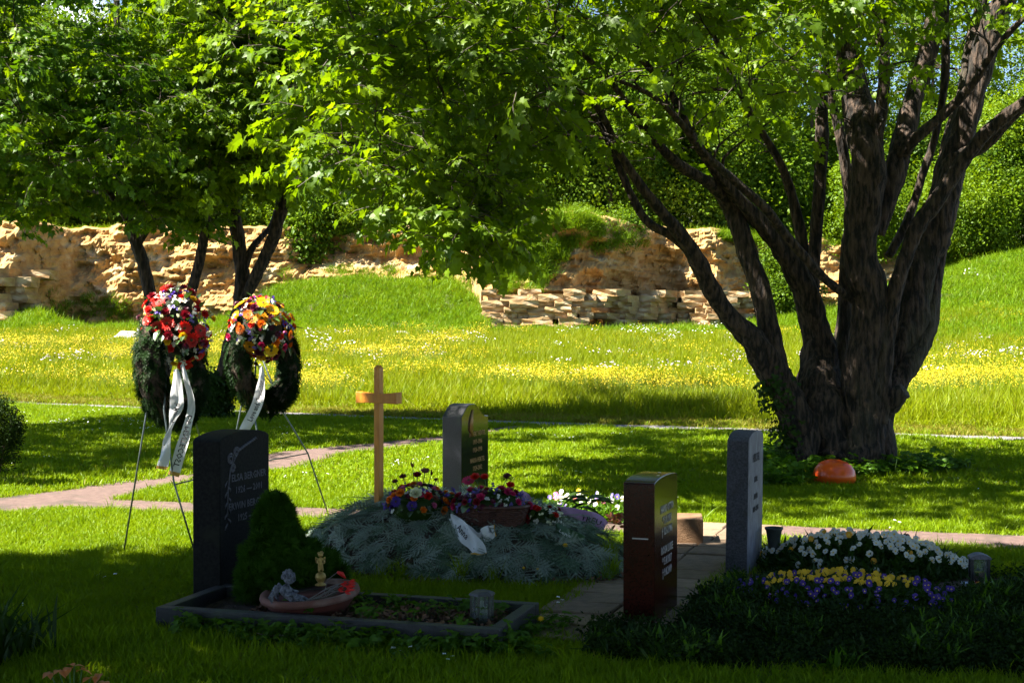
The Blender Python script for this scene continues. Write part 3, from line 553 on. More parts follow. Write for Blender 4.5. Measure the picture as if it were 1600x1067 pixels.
L([(1352, 260, Y0 - .25, 20), (1370, 200, Y0 - .3, 15), (1380, 120, Y0 - .4, 13), (1378, 30, Y0 - .5, 11), (1370, -80, Y0 - .6, 8)], 10)
L([(1372, 360, Y0, 22), (1395, 270, Y0, 24), (1418, 200, Y0 + .1, 22), (1440, 120, Y0 + .2, 20), (1465, 20, Y0 + .3, 18), (1485, -90, Y0 + .5, 13)], 12)
L([(1400, 250, Y0, 14), (1430, 215, Y0 - .2, 12), (1475, 180, Y0 - .3, 11), (1520, 130, Y0 - .5, 9), (1560, 70, Y0 - .7, 7), (1620, 10, Y0 - .9, 5)], 10)
L([(1350, 700, Y0 + .15, 45), (1372, 640, Y0 + .2, 42), (1392, 580, Y0 + .3, 38), (1415, 500, Y0 + .3, 36), (1440, 420, Y0 + .3, 36), (1466, 350, Y0 + .3, 33), (1490, 270, Y0 + .3, 31), (1508, 200, Y0 + .3, 28), (1530, 110, Y0 + .3, 26), (1565, 10, Y0 + .3, 25), (1600, -90, Y0 + .3, 18)], 16)
L([(1365, 660, Y0 - .15, 26), (1380, 590, Y0 - .2, 20), (1388, 520, Y0 - .25, 17), (1402, 450, Y0 - .3, 16), (1420, 400, Y0 - .35, 16), (1436, 352, Y0 - .4, 17), (1470, 300, Y0 - .5, 17), (1505, 250, Y0 - .6, 15), (1550, 200, Y0 - .8, 14), (1600, 160, Y0 - 1, 12), (1680, 110, Y0 - 1.3, 8)], 12)
L([(1375, 645, Y0 + .05, 28), (1402, 600, Y0 + .1, 22), (1430, 545, Y0 + .2, 22), (1450, 490, Y0 + .3, 20), (1466, 420, Y0 + .35, 14), (1482, 350, Y0 + .4, 5)], 12)
L([(1388, 400, Y0 + .5, 9), (1415, 350, Y0 + .6, 9), (1440, 280, Y0 + .6, 9), (1462, 210, Y0 + .6, 8), (1475, 120, Y0 + .6, 9), (1478, 20, Y0 + .6, 8), (1482, -60, Y0 + .6, 6)], 9)
L([(1480, 290, Y0 + .7, 18), (1482, 220, Y0 + .8, 18), (1505, 140, Y0 + .9, 15), (1520, 60, Y0 + 1, 13), (1545, -40, Y0 + 1.1, 9)], 10)
L([(1500, 250, Y0 + .2, 16), (1545, 225, Y0, 14), (1590, 175, Y0 - .2, 12), (1660, 120, Y0 - .4, 9)], 10)
L([(1375, 640, Y0 - .1, 30), (1398, 622, Y0 - .2, 22), (1412, 612, Y0 - .25, 17)], 10, sub=3)      # sawn stub
L([(1250, 745, Y0 - .3, 14), (1262, 700, Y0 - .2, 24), (1275, 640, Y0 - .1, 20)], 10); L([(1395, 750, Y0 - .2, 10), (1382, 700, Y0 - .1, 22), (1370, 630, Y0, 20)], 10)
def ellp(c, r, n):
    v = rng.normal(0, 1, (n, 3)); v /= np.linalg.norm(v, axis=1)[:, None]; return np.array(c) + v * np.array(r) * (rng.uniform(.25, 1, n) ** .6)[:, None]
def crown_pts(boxes, n, keep): 
    p = np.vstack([ellp(c, r, int(n * w)) for c, r, w in boxes]); return p[keep(p)]
def big_keep(p): return litok(p) & below(BB, p, 8) & (p[:, 1] > 9.8) & (p[:, 2] > 2.2)
def pxell(px, py, Y, rx, ry, rY): c = P(px, py, Y); return (tuple(c), (rx * Y / F, rY, ry * Y / F))
big = [(*pxell(640, 150, 13.6, 220, 260, 2.2), .28), (*pxell(960, 60, 13.4, 260, 230, 2.4), .28), (*pxell(730, 350, 13.0, 80, 110, .9), .10), (*pxell(1200, 40, 14.5, 240, 240, 2.8), .22), (*pxell(1500, -20, 15, 260, 160, 2.6), .10), ((3, 15, 7.5), (5.5, 5, 3), .25)]
tg = crown_pts(big, 620, big_keep)
shD = [(700, 690), (1130, 672), (1640, 690), (1700, 830), (1230, 835), (1000, 800), (830, 760)]
def dap(x, y): return np.array([mnoise.noise(Vector((a * .9, b * 1.4, 6))) > (-.05 if a > 1.9 else .22) for a, b in zip(x, y)])
t2 = shade_targets(shD, 90, 5.0, 8.5, holes=dap)
t3 = shade_targets([(865, 632), (900, 618), (1210, 618), (1215, 655), (900, 655)], 22, 6.5, 9.5)
allt = np.vstack([tg, t2, t3]); allt = allt[big_keep(allt)]
br = bt.grow(allt, 2.6, 1.2)
ends = np.array([tuple(p) for pts, rr in br for p in (pts[3], pts[4], pts[5], pts[5])])
lp, lr = leaf_place(ends, 7400, .42); k = litok(lp) & below(BB, lp, 16) & (lp[:, 2] > 2.2) & (lp[:, 1] > 10.8); ppx, ppy = proj(lp); k &= ~((ppx > 870) & (ppx < 1650) & (lp[:, 1] < Y0 + .3) & (ppy > 40) & (rng.random(len(lp)) < .80)); k &= rng.random(len(lp)) < np.where((ppx > 560) & (ppx < 1000), .50, .72)
hollow = np.array([((p[0] - 3.9) / 2.6) ** 2 + ((p[1] - 15.4) / 1.9) ** 2 + ((p[2] - 3.0) / 2.2) ** 2 < 1 for p in lp]); k &= ~(hollow & (rng.random(len(lp)) < .8))
lp, lr = lp[k], lr[k]
sp_, sr_ = leaf_place(np.vstack([t2, t3]), 1500, .55); k = big_keep(sp_); lp = np.vstack([lp, sp_[k]]); lr = np.vstack([lr, sr_[k]])
bt.finish(lp, lr, rng.uniform(.8, 1.25, len(lp)), SPR)
# bare curved twig against the thicket, hanging branch ends handled above
# ---- left trees
T1 = G(262, 655); t1 = Tree('maple_tree', 'forked maple standing behind the red flowered wreath', 'tree', T1); y1 = T1.y
t1.pxlimb([(262, 675, y1, 20), (262, 655, y1, 15), (256, 600, y1, 14), (250, 550, y1, 14), (238, 480, y1, 13.5), (226, 430, y1, 13), (214, 380, y1, 12), (200, 340, y1, 10), (188, 280, y1, 9), (190, 160, y1, 8), (182, 0, y1, 6), (180, -140, y1, 3)])
t1.pxlimb([(256, 590, y1, 11), (275, 520, y1 - .2, 11), (297, 465, y1 - .3, 11), (310, 410, y1 - .4, 10.5), (322, 345, y1 - .5, 10), (326, 260, y1 - .5, 8), (325, 120, y1 - .6, 6), (330, -40, y1 - .7, 4)])
t1.pxlimb([(204, 350, y1, 7), (165, 292, y1 - .4, 6), (120, 255, y1 - .8, 5), (60, 215, y1 - 1.2, 4), (-10, 190, y1 - 1.6, 3)], 9)
t1.pxlimb([(196, 320, y1, 6), (150, 300, y1 + .4, 4), (90, 290, y1 + .8, 3), (20, 300, y1 + 1.2, 2)], 8)
t1.pxlimb([(215, 385, y1, 6), (245, 340, y1 - .2, 5), (285, 300, y1 - .4, 4), (330, 250, y1 - .8, 3)], 8)
T2 = G(337, 655); t2_ = Tree('maple_tree', 'leaning forked maple standing between the two flower wreaths', 'tree', T2); y2 = T2.y
t2_.pxlimb([(330, 675, y2, 24), (336, 650, y2, 18), (346, 600, y2, 17), (360, 550, y2, 17), (372, 500, y2, 16), (376, 450, y2, 15.5), (373, 380, y2, 15), (367, 310, y2, 13), (362, 220, y2, 11), (360, 80, y2, 9), (358, -80, y2, 6)])
t2_.pxlimb([(374, 478, y2, 12), (390, 450, y2 - .1, 12), (410, 410, y2 - .2, 13), (428, 370, y2 - .3, 13), (440, 328, y2 - .4, 12), (462, 270, y2 - .6, 9), (500, 180, y2 - .9, 7), (540, 80, y2 - 1.2, 5)])
t2_.pxlimb([(382, 420, y2, 7), (396, 385, y2, 7), (425, 350, y2 + .2, 5), (440, 290, y2 + .4, 4)], 9)
def lk(p): return (p[:, 1] < 22.9) & litok(p) & below(BB, p, 14) & (p[:, 2] > 2.3)
c1 = [(*pxell(60, 190, y1 - .5, 190, 210, 2.6), .42), (*pxell(240, 150, y1 - .8, 150, 260, 2.4), .35), (*pxell(-60, 30, y1 - 1.2, 260, 250, 3), .22), (*pxell(110, 350, y1 - .6, 150, 55, 1.4), .13), (*pxell(300, 370, y1 - .4, 80, 60, 1.2), .04)]
tg = crown_pts(c1, 330, lk)
shB = [(0, 672), (100, 668), (250, 650), (330, 640), (690, 655), (690, 690), (430, 700), (290, 735), (0, 752), (-140, 760), (-140, 690)]
s1 = shade_targets(shB, 130, 3.6, 7.5)
c2 = [(*pxell(400, 130, y2 - 1.3, 150, 210, 2.4), .6), (*pxell(440, -60, y2 - 1, 200, 200, 2.8), .3), (*pxell(330, 300, y2 - .5, 110, 90, 1.3), .12)]
tg2 = crown_pts(c2, 260, lk)
def ontree(tr, tg, shade, n, ns, protos, sp=.6):
    al = np.vstack([tg, shade]) if len(shade) else tg; al = al[lk(al)]; b = tr.grow(al, 2.4, 1.0); e = np.array([tuple(p) for pts, rr in b for p in (pts[3], pts[4], pts[5])])
    lp, lr = leaf_place(e, n, sp * .72); k = lk(lp); lp, lr = lp[k], lr[k]
    if len(shade): a, c = leaf_place(shade, ns, .55); k = lk(a); lp = np.vstack([lp, a[k]]); lr = np.vstack([lr, c[k]])
    tr.finish(lp, lr, rng.uniform(.85, 1.3, len(lp)), protos)
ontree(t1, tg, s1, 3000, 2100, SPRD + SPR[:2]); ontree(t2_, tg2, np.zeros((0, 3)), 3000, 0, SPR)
# ---- trees behind the camera that shade the graves
A1 = [(-5.4, 2.0), (-5.2, 8.75), gp(0, 884), gp(240, 884), gp(300, 905), gp(400, 868), gp(500, 846), gp(560, 835), gp(760, 838), gp(990, 862), gp(1075, 872), gp(1110, 868), (6.5, 10.1), (6.5, 2.0)]
A1l = [q for q in A1]
def shade_world(poly, n, z0, z1, thr=-9, back=.0):
    xs = [q[0] for q in poly]; ys = [q[1] for q in poly]; x = rng.uniform(min(xs), max(xs), n * 3); y = rng.uniform(min(ys), max(ys), n * 3); k = inpoly(x, y, poly); x, y = x[k][:n], y[k][:n]; z = rng.uniform(z0, z1, len(x)); t = z / SUND.z
    return np.stack([x + SUND.x * t, y + SUND.y * t, z], 1)
sA = shade_world(A1, 230, 5.0, 9.0)
def shade3(pts, n, z0=5.0, z1=8.0):
    q = np.array([pts[i % len(pts)] for i in range(n)], float) + rng.normal(0, .10, (n, 3)); t = (rng.uniform(z0, z1, n) - q[:, 2]) / SUND.z; return q + np.array(SUND)[None] * t[:, None]
stone_pts = [(-1.9 + .12 * i, 8.0 + .05 * j, .25 * k) for i in range(5) for j in range(3) for k in range(1, 5)] + [(-.75 + .1 * i, 12.1, .2 * k) for i in range(3) for k in range(1, 4)] + [(.62 + .1 * i, 7.4, .2 * k) for i in range(3) for k in range(1, 5)] + [(1.35 + .1 * i, 8.9, .22 * k) for i in range(3) for k in range(1, 5)] + [(-1.4 + .12 * i, 7.7, .15 * k) for i in range(5) for k in range(1, 4)] + [(-1.1 + .2 * i, 8.9 + .1 * j, .4) for i in range(10) for j in range(4)]
s3 = shade3(stone_pts, 1500)
cA = sA.mean(0)
tA = Tree('maple_tree', 'large spreading maple behind the viewpoint that shades the graves', 'tree', (-7.6, 5.2, 0))
b0 = Vector((-7.6, 5.2, -.2))
for dx, dy, hh, r in ((3, 1.5, 6.5, .16), (1.5, -1.5, 7, .15), (5.5, .5, 6.2, .14), (-1, 2, 7, .13), (3.5, 3.5, 6.4, .12), (.5, .5, 8.5, .17)):
    tA.limb([b0, b0 + Vector((dx * .05, dy * .05, 1.4)), b0 + Vector((dx * .3, dy * .3, 3.2)), b0 + Vector((dx * .7, dy * .7, hh * .8)), b0 + Vector((dx, dy, hh))], [.36, .28, r, r * .7, r * .35], 12)
outA = ~in_front(sA)
bA = tA.grow(sA[outA], 3.2, 1.4)
eA = np.vstack([sA[outA], np.array([tuple(pts[4]) for pts, rr in bA])])
lpA, lrA = leaf_place(sA[outA], 11000, .6)
# keep the shade inside the traced edge
gxs = lpA - np.array(SUND)[None] * (lpA[:, 2] / SUND.z)[:, None]; k = inpoly(gxs[:, 0], gxs[:, 1], A1) & ~in_front(lpA)
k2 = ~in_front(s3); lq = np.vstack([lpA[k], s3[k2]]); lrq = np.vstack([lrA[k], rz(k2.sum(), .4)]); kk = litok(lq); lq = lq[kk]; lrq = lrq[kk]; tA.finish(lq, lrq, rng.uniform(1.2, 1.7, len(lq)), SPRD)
# ---- woods on top of the cliff
mat('dark_bark', (.05, .035, .025), (.10, .07, .05), 6, .9, 2, 12, stretch=(1, 1, .3))
def woodtree(name, lab, cat, x, y, h, r, n, protos, z0=None, trunk=True, low=.15, group=None, kind=None, sc=(1.0, 1.5), flat=1.0):
    z0 = float(Hgt(x, y)) if z0 is None else z0; root = thing(name, lab, cat, (x, y, z0), group=group)
    if trunk:
        mb = MB(); t = Vector((random.uniform(-.5, .5), random.uniform(-.3, .3), h * .8)); mb.tube([(0, 0, -.5), (t.x * .3, t.y * .3, h * .3), tuple(t)], [h * .025, h * .018, h * .006], 7, .1)
        for k in range(5):
            a = random.uniform(0, 6.28); s0 = t * random.uniform(.3, .8); mb.tube([s0, s0 + Vector((math.cos(a) * r * .6, math.sin(a) * r * .6, h * .15))], [h * .009, h * .003], 5)
        mb.build('trunk', 'dark_bark', root, True)
    lob = ellp((0, 0, h * (.5 + low / 2)), (r, r * flat, h * (.5 - low / 2)), 12); p = np.vstack([ellp(c, (r * .5, r * .5 * flat, h * .2), n // 12) for c in lob]); nn = np.array([mnoise.noise(Vector(q) * .55) for q in p]); p = p[(nn > -.32) & (p[:, 2] > .05)]
    o = scatter('crown', p, rz(len(p), .5), rng.uniform(*sc, len(p)), protos, root); o['kind'] = 'stuff'; return root
for (x, y, h, r, lab) in ((8.5, -1.5, 9, 3.6, 'unseen broad tree behind the viewpoint on the right, added to block skylight'), (0, -6, 10, 4, 'unseen tall tree straight behind the viewpoint, added to block skylight'), (10, 6.0, 8, 2.8, 'unseen tree beyond the right edge beside the white pansy bed, added to block skylight'), (-10, -5, 10, 4, 'unseen tree behind the viewpoint on the left, added to block skylight')):  # unseen trees added around the viewpoint to block low sky and deepen shade
    woodtree('tree', lab, 'tree', x, y, h, r, 420, CL_WOOD, z0=0, low=.22, sc=(1.4, 2.0))
# thicket things one can tell apart
woodtree('bush', 'bright green bush at the right end of the cliff', 'bush', 20.5, 67, 5.2, 3.2, 420, CL_BRI, trunk=False)
woodtree('bush', 'pale green shrub above the bare rock patch between the dark maple stems', 'bush', 17.2, 67.5, 6.6, 2.6, 420, CL_BRI, trunk=False)
woodtree('bush', 'large sunlit shrub behind the bank at the far edge of the frame, tallest there', 'bush', 24.8, 68.5, 8.5, 3.6, 620, CL_BRI, trunk=False)
woodtree('bush', 'low green bush overhanging the hollow in the cliff beside the bare brown ledge', 'bush', 3.6, 58.6, 1.0, 1.7, 110, CL_WOOD, z0=5.1, trunk=False, sc=(.6, 1))
woodtree('bush', 'small green bush on the cliff top right of the left wreath trees', 'bush', -6.2, 64.6, 1.5, 1.8, 90, CL_BRI, z0=5.6, trunk=False, sc=(.6, 1))
woodtree('bush', 'dark bush growing in the shaded gap right of the cliff behind the leaning stems', 'bush', 11.6, 59.2, 3.8, 1.2, 200, CL_WOOD, trunk=False, z0=.8, sc=(.7, 1.1))
woodtree('tree', 'rounded dark green tree on the cliff top just left of the big maple stems', 'tree', 4.6, 66, 7.5, 3.0, 420, CL_WOOD)
woodtree('tree', 'light green tree on the cliff top above the grassy spur', 'tree', -.4, 67, 7, 3.0, 380, CL_WOOD + CL_BRI[:2])
woodtree('tree', 'tree rising behind the cliff straight above the wooden cross', 'tree', -6.4, 68, 9, 3.4, 420, CL_WOOD)
# the wood itself as one mass
def woods():
    root = thing('woods', 'dense mixed wood along the top of the quarry', 'woods', (0, 75, 8)); root['kind'] = 'stuff'; del root['category']
    pts = []; tr = MB()
    for row, (yy, h0, h1, n) in enumerate(((68, 6, 9, 22), (74, 9, 12.5, 24), (82, 12, 17, 24))):
        for i in range(n):
            px = -260 + (2100) * (i + random.uniform(-.3, .3)) / (n - 1); y = yy + random.uniform(-2, 2); x = (px - 800) / F * y
            if row == 0 and 1350 < px < 1600: continue
            h = random.uniform(h0, h1); r = random.uniform(2.2, 3.4) * (1 + .2 * row); z0 = float(Hgt(x, y)); c = np.array((x, y, z0 + h * .55)); 
            gap = (1480 < px < 1580 or 1330 < px < 1420 or 150 < px < 260) and row > 0
            if gap: h *= .60; c[2] = z0 + h * .5
            lob = ellp(c, (r, r * .8, h * .45), 9); q = np.vstack([ellp(l, (r * .5, r * .4, h * .2), 30) for l in lob]); pts.append(q)
            tr.tube([(x, y - 0, z0 - 1), (x, y, z0 + h * .8)], [.16, .06], 5)
    m = 1500; pxx = rng.uniform(-300, 1900, m); yy = rng.uniform(64.5, 73, m); xx = (pxx - 800) / F * yy; kk = (yy > interp(pxx, CF) + 6); pts.append(np.stack([xx, yy, np.maximum(Hgt(xx, yy), interp(pxx, CT)) + rng.uniform(0, 2.6, m)], 1)[kk])
    q = np.vstack(pts); ly = scatter('foliage', q, rz(len(q), .6), rng.uniform(.8, 1.9, len(q)), CL_WOOD + CL_BRI[:2], root, base=(0, 75, 8)); ly['kind'] = 'stuff'
    tr.v = [(a, b - 75, c - 8) for a, b, c in tr.v]; o = tr.build('trunks', 'dark_bark', root); o['kind'] = 'stuff'
woods()
# ---- scrub on the cliff top and the overgrown spur
def scrub():
    n = 9000; px = rng.uniform(-60, 1640, n); f = interp(px, CF); top = interp(px, CT); y = f + rng.uniform(4.0, 9.5, n); x = (px - 800) / F * y; z = Hgt(x, y) + .1; k = y > f + .9; x, y, z = x[k], y[k], z[k]
    z = np.maximum(z, interp(800 + F * x / y, CT) - .2)
    o = scatter('scrub', np.stack([x, y, z], 1), rz(len(x), .3), rng.uniform(.7, 1.5, len(x)), SLOPE); tag(o, 'low green scrub along the top edge of the quarry wall', 'scrub', kind='stuff')
    # find surface of rock face by ray casting down/back
    dg = bpy.context.evaluated_depsgraph_get(); face = bpy.data.objects['rock_face']; pts = []
    from mathutils.bvhtree import BVHTree
    bvh = BVHTree.FromObject(face, dg)
    off = Vector((0, 56, 0)); polys = [[(772, 335), (900, 332), (940, 345), (880, 400), (840, 455), (795, 470), (770, 430)], [(905, 345), (1000, 352), (1010, 385), (930, 392), (890, 372)], [(1195, 400), (1260, 400), (1260, 500), (1205, 500)], [(500, 335), (565, 335), (570, 352), (505, 352)], [(420, 425), (745, 415), (745, 470), (420, 470)], [(60, 455), (200, 470), (200, 500), (60, 490)], [(1500, 380), (1600, 370), (1600, 420), (1530, 410)]]
    for pl, dens in zip(polys, (1500, 110, 300, 200, 260, 100, 300)):
        xs = [q[0] for q in pl]; ys = [q[1] for q in pl]
        for _ in range(dens):
            a, b = random.uniform(min(xs), max(xs)), random.uniform(min(ys), max(ys))
            if not inpoly([a], [b], pl)[0] or mnoise.noise(Vector((a * .03, b * .04, 0))) < -.12: continue
            d = ray(a, b); hit = bvh.ray_cast(Vector((0, 0, CAMZ)) - off, d.normalized())
            if hit[0]: pts.append(tuple(hit[0] + off + Vector((0, -.05, 0))))
    pts = np.array(pts); n = len(pts); o = scatter('spur_scrub', pts, np.stack([rng.normal(.5, .3, n), rng.normal(0, .3, n), rng.uniform(-1, 1, n)], 1), rng.uniform(.7, 1.3, n), SLOPE); tag(o, 'grass and weeds clinging to the overgrown spur of the cliff', 'scrub', kind='stuff')
    k = rng.random(n) < .16; o = scatter('spur_bushes', pts[k], rz(k.sum(), .4), rng.uniform(.35, .7, k.sum()), CL_BRI[:2] + CL_WOOD[:2]); tag(o, 'leafy low growth on the spur and ledges of the cliff', 'scrub', kind='stuff')
scrub()
# ------------------------------------------------------------ stone things
mat('black_granite', (.006, .006, .007), (.014, .015, .014), 60, .7, .15, 300, spec=.1, c3=(.018, .02, .014), c3scale=5)
mat('dark_granite', (.022, .022, .028), (.055, .055, .065), 160, .5, .15, 200, c3=(.05, .06, .05), c3scale=6)
mat('polished_black', (.008, .008, .009), (.014, .014, .015), 60, .08, spec=.6)
mat('red_granite', (.020, .004, .003), (.045, .009, .005), 90, .14, .05, 200, spec=.4, c3=(.02, .008, .006), c3scale=30)
mat('skylit_grey_stone', (.10, .10, .13), (.19, .195, .24), 18, .7, .5, 120, c3=(.07, .07, .09), c3scale=6, stretch=(1, 1, .6))  # face lighter and bluish, skylight put into its colour
mat('shaded_stone_side', (.035, .035, .042), (.09, .09, .105), 90, .8, .9, 150, c3=(.05, .045, .045), c3scale=12)  # lichened side of the same stone, tree shade put into the darker colour
mat('carved', (.06, .06, .075), (.10, .10, .12), 40, .8); mat('bronze', (.30, .17, .07), (.45, .27, .12), 30, .45, metal=.6); mat('silver_letter', (.35, .35, .38), (.5, .5, .52), 40, .4, metal=.5)
mat('dark_carved', (.03, .03, .036), rough=.9)
mat('kerb_stone', (.016, .016, .019), (.032, .032, .038), 50, .55, .3, 160, c3=(.04, .05, .035), c3scale=5)
GROT = math.radians(-20); HX = Vector((math.cos(GROT), math.sin(GROT), 0)); HY = Vector((-math.sin(GROT), math.cos(GROT), 0))
def solve(px_l, px_c, px_r, Y):
    c = Vector(((px_c - 800) / F * Y, Y, 0)); kr = (px_r - 800) / F; kl = (px_l - 800) / F
    wd = (kr * c.y - c.x) / (HY.x - kr * HY.y); th = -(kl * c.y - c.x) / (HX.x - kl * HX.y); return c, wd, th
def arch(w, h, hs, n=16, kind='arc'):
    """outline (y, z) of a headstone face, w wide, h high, shoulders hs"""
    o = [(-w / 2, -.25)]; o2 = [(w / 2, -.25)]
    if kind == 'arc': top = [(w / 2 * math.cos(a) * 1.0, hs + (h - hs) * math.sin(a)) for a in [math.pi * i / n for i in range(n + 1)]]
    elif kind == 'wave': top = [(w / 2 - w * t, hs + (h - hs) * math.exp(-abs((t - .62) / .33) ** 3)) for t in [i / n for i in range(n + 1)]]
    else: top = [(w / 2, hs), (-w / 2, hs)]
    return o + o2 + top
def headstone(label, px, Y, ytop, kind, m, sag=.035, lean=(0, 0), bev=.006, mats=None, msg=()):
    c, wd, th = solve(*px, Y); h = P(px[1], ytop, Y).z; r = thing('headstone', label, 'headstone', c + HY * wd / 2, (lean[0], lean[1], GROT), group='headstones')
    ol = arch(wd, h + (sag if kind != 'flat' else 0), h, 20, kind)
    bm = bmesh.new(); f0 = [bm.verts.new((0, a, b)) for a, b in ol]; f1 = [bm.verts.new((-th, a, b)) for a, b in ol]; bm.faces.new(f0); bm.faces.new(f1[::-1]); n = len(ol)
    for i in range(n): bm.faces.new((f0[(i + 1) % n], f0[i], f1[i], f1[(i + 1) % n]))
    bmesh.ops.recalc_face_normals(bm, faces=bm.faces[:]); me = bpy.data.meshes.new('slab'); bm.to_mesh(me)
    for k in (m if isinstance(m, (list, tuple)) else [m]): me.materials.append(MATS[k])
    if not isinstance(m, str):
        for p in me.polygons: p.material_index = 0 if p.normal.x > .9 else 1
    o = link('slab', me, r); bevel_obj(o, bev); return r, wd, th, h
def text_mesh(s, size, ext=.0, bold=0, shear=0, align='CENTER', res=1):
    cu = bpy.data.curves.new('lettering', 'FONT'); cu.body = s; cu.size = size; cu.extrude = ext; cu.align_x = align; cu.offset = bold; cu.shear = shear; cu.resolution_u = res
    o = bpy.data.objects.new('lettering', cu); me = bpy.data.meshes.new_from_object(o); bpy.data.objects.remove(o); return me
TR = Matrix(((0, 0, 1, 0), (1, 0, 0, 0), (0, 1, 0, 0), (0, 0, 0, 1)))
def inscribe(root, s, y, z, size, m, x=.0015, bold=.0006, squeeze=1.0, shear=0, name='inscription'):
    me = text_mesh(s, size, .001, bold, shear); me.transform(Matrix.Diagonal((squeeze, 1, 1, 1))); me.transform(TR); me.transform(Matrix.Translation((x, y, z))); me.materials.clear(); me.materials.append(MATS[m]); return link(name, me, root)
# 1 carved dark stone on the left
r, wd, th, h = headstone('dark weathered headstone with a carved flower spray, standing in the kerbed grave', (300, 343, 420), 7.92, 692, 'arc', 'black_granite', .05)
inscribe(r, 'ELSA BERGNER', .04, h - .23, .058, 'carved', squeeze=1.0); inscribe(r, '1926 — 2001', .04, h - .30, .055, 'carved'); inscribe(r, 'ERWIN BERGNER', .04, h - .39, .058, 'carved'); inscribe(r, '1925 —', .0, h - .46, .055, 'carved')
mb = MB()
def spiral(c, r0, turns, w=.006): mb.tube([(0.002, c[0] + math.cos(a) * r0 * (1 - t * .75), c[1] + math.sin(a) * r0 * (1 - t * .75)) for t, a in [(i / 18, turns * 6.283 * i / 18) for i in range(19)]], w, 5)
for cy, cz, r0 in ((-.165, h - .10, .035), (-.105, h - .065, .03), (-.14, h - .155, .026)): spiral((cy, cz), r0, 1.8); spiral((cy, cz), r0 * 1.15, .8, .004)
mb.tube([(0.002, -.20, h - .42), (0.002, -.195, h - .28), (0.002, -.165, h - .15), (0.002, -.08, h - .06), (0.002, .06, h - .015)], .006, 5)
for k in range(9):
    t = k / 8; y0_ = -.10 + .18 * t; z0_ = h - .07 + .05 * t; mb.tube([(0.002, y0_, z0_), (0.002, y0_ + .03, z0_ + .022), (0.002, y0_ + .05, z0_ + .012)], [.003, .008, .002], 5)
    mb.tube([(0.002, -.198, h - .22 - .03 * k), (0.002, -.22 + .05 * (k % 2), h - .24 - .03 * k), (0.002, -.225 + .06 * (k % 2), h - .255 - .03 * k)], [.003, .007, .002], 5)
mb.build('carving', 'carved', r, True)
# 2 black stone behind the mound
r, wd, th, h = headstone('grey sided headstone with polished black face and bronze praying hands, behind the flower basket', (691, 721, 763), 12.1, 656, 'wave', ['polished_black', 'dark_granite'], .125)
for s, z in (('HUBERT HERTEL', .20), ('1919-1986', .27), ('1920-1998', .34), ('MARIA HERTEL', .43), ('1924-2002', .50)): inscribe(r, s, .05, h - z + .04, .058, 'bronze', squeeze=.9)
mb = MB()
for dy in (-.03, -.012): mb.tube([(.003, -.09 + dy, h - .11), (.003, -.085 + dy, h - .02), (.003, -.055 + dy * .6, h + .07)], [.02, .017, .005], 6)
mb.tube([(.003, -.12, h - .05), (.003, -.115, h - .09), (.003, -.08, h - .15)], [.01, .018, .02], 6); mb.build('praying_hands', 'bronze', r, True)
# 3 red granite stone
r, wd, th, h = headstone('red brown polished granite headstone with silver lettering, the nearest on the right of the mound', (974, 1023, 1059), 7.38, 757, 'arc', 'red_granite', .028)
for s, z in (('HANS OTTO', .17), ('* 3.1.1921', .23), ('† 12.6.1986', .29), ('ROSA LUISE', .39), ('* 5.4.1927', .45), ('† 9.8.2009', .51)): inscribe(r, s, .015, h - z, .058, 'silver_letter', squeeze=.85)
mb = MB(); mb.box((-th * .45, -wd / 2 - .001, h - .285), (.085, .004, .006)); mb.build('dent_line', 'silver_letter', r)  # silvery bar put in for the short light line of a dent
for k in range(2): mb = MB(); mb.ball((-.03 - .03 * k, -.06 + .15 * k, h + .022), .014, 8, 5, (1, 1, .5)); o = mb.build('pebble', 'pale_rock', loc=None); o.parent = None; o.location = r.location; o.rotation_euler = r.rotation_euler; tag(o, ('small pebble lying nearer the flat side on top of the red granite headstone', 'small pebble lying on the far shoulder of the red granite headstone')[k], 'pebble')
mb = MB(); mb.box((.07, .03, -.01), (.16, .26, .05)); o = bevel_obj(mb.build('plinth', 'dark_granite', r), .006)
# 4 light weathered stone
r, wd, th, h = headstone('pale blue grey weathered headstone with arched top and lichened side coloured dark as in shade, beside the vase', (1134, 1168, 1191), 8.85, 691, 'arc', ['skylit_grey_stone', 'shaded_stone_side'], .055, lean=(0, .012))
for s, z in (('HERTEL', .14), ('KARL', .27), ('ANNA', .38), ('1899-1976', .46)): inscribe(r, s, .0, h - z, .075 if z < .2 else .05, 'dark_carved', squeeze=.95)
# sandstone block at the path
mat('sandstone', (.14, .075, .035), (.20, .115, .06), 12, .9, .5, 120)
c = Vector(((1089 - 800) / F * 10.0, 10.0, 0)); mb = MB(); mb.box((0, 0, .07), (.40, .34, .24)); o = bevel_obj(mb.build('stone_block', 'sandstone', loc=c - HX * .20 + HY * .17, rot=(0, 0, GROT + .25)), .006); tag(o, 'low sandstone block lit at the edge of the paving, partly behind the red granite headstone', 'stone block')
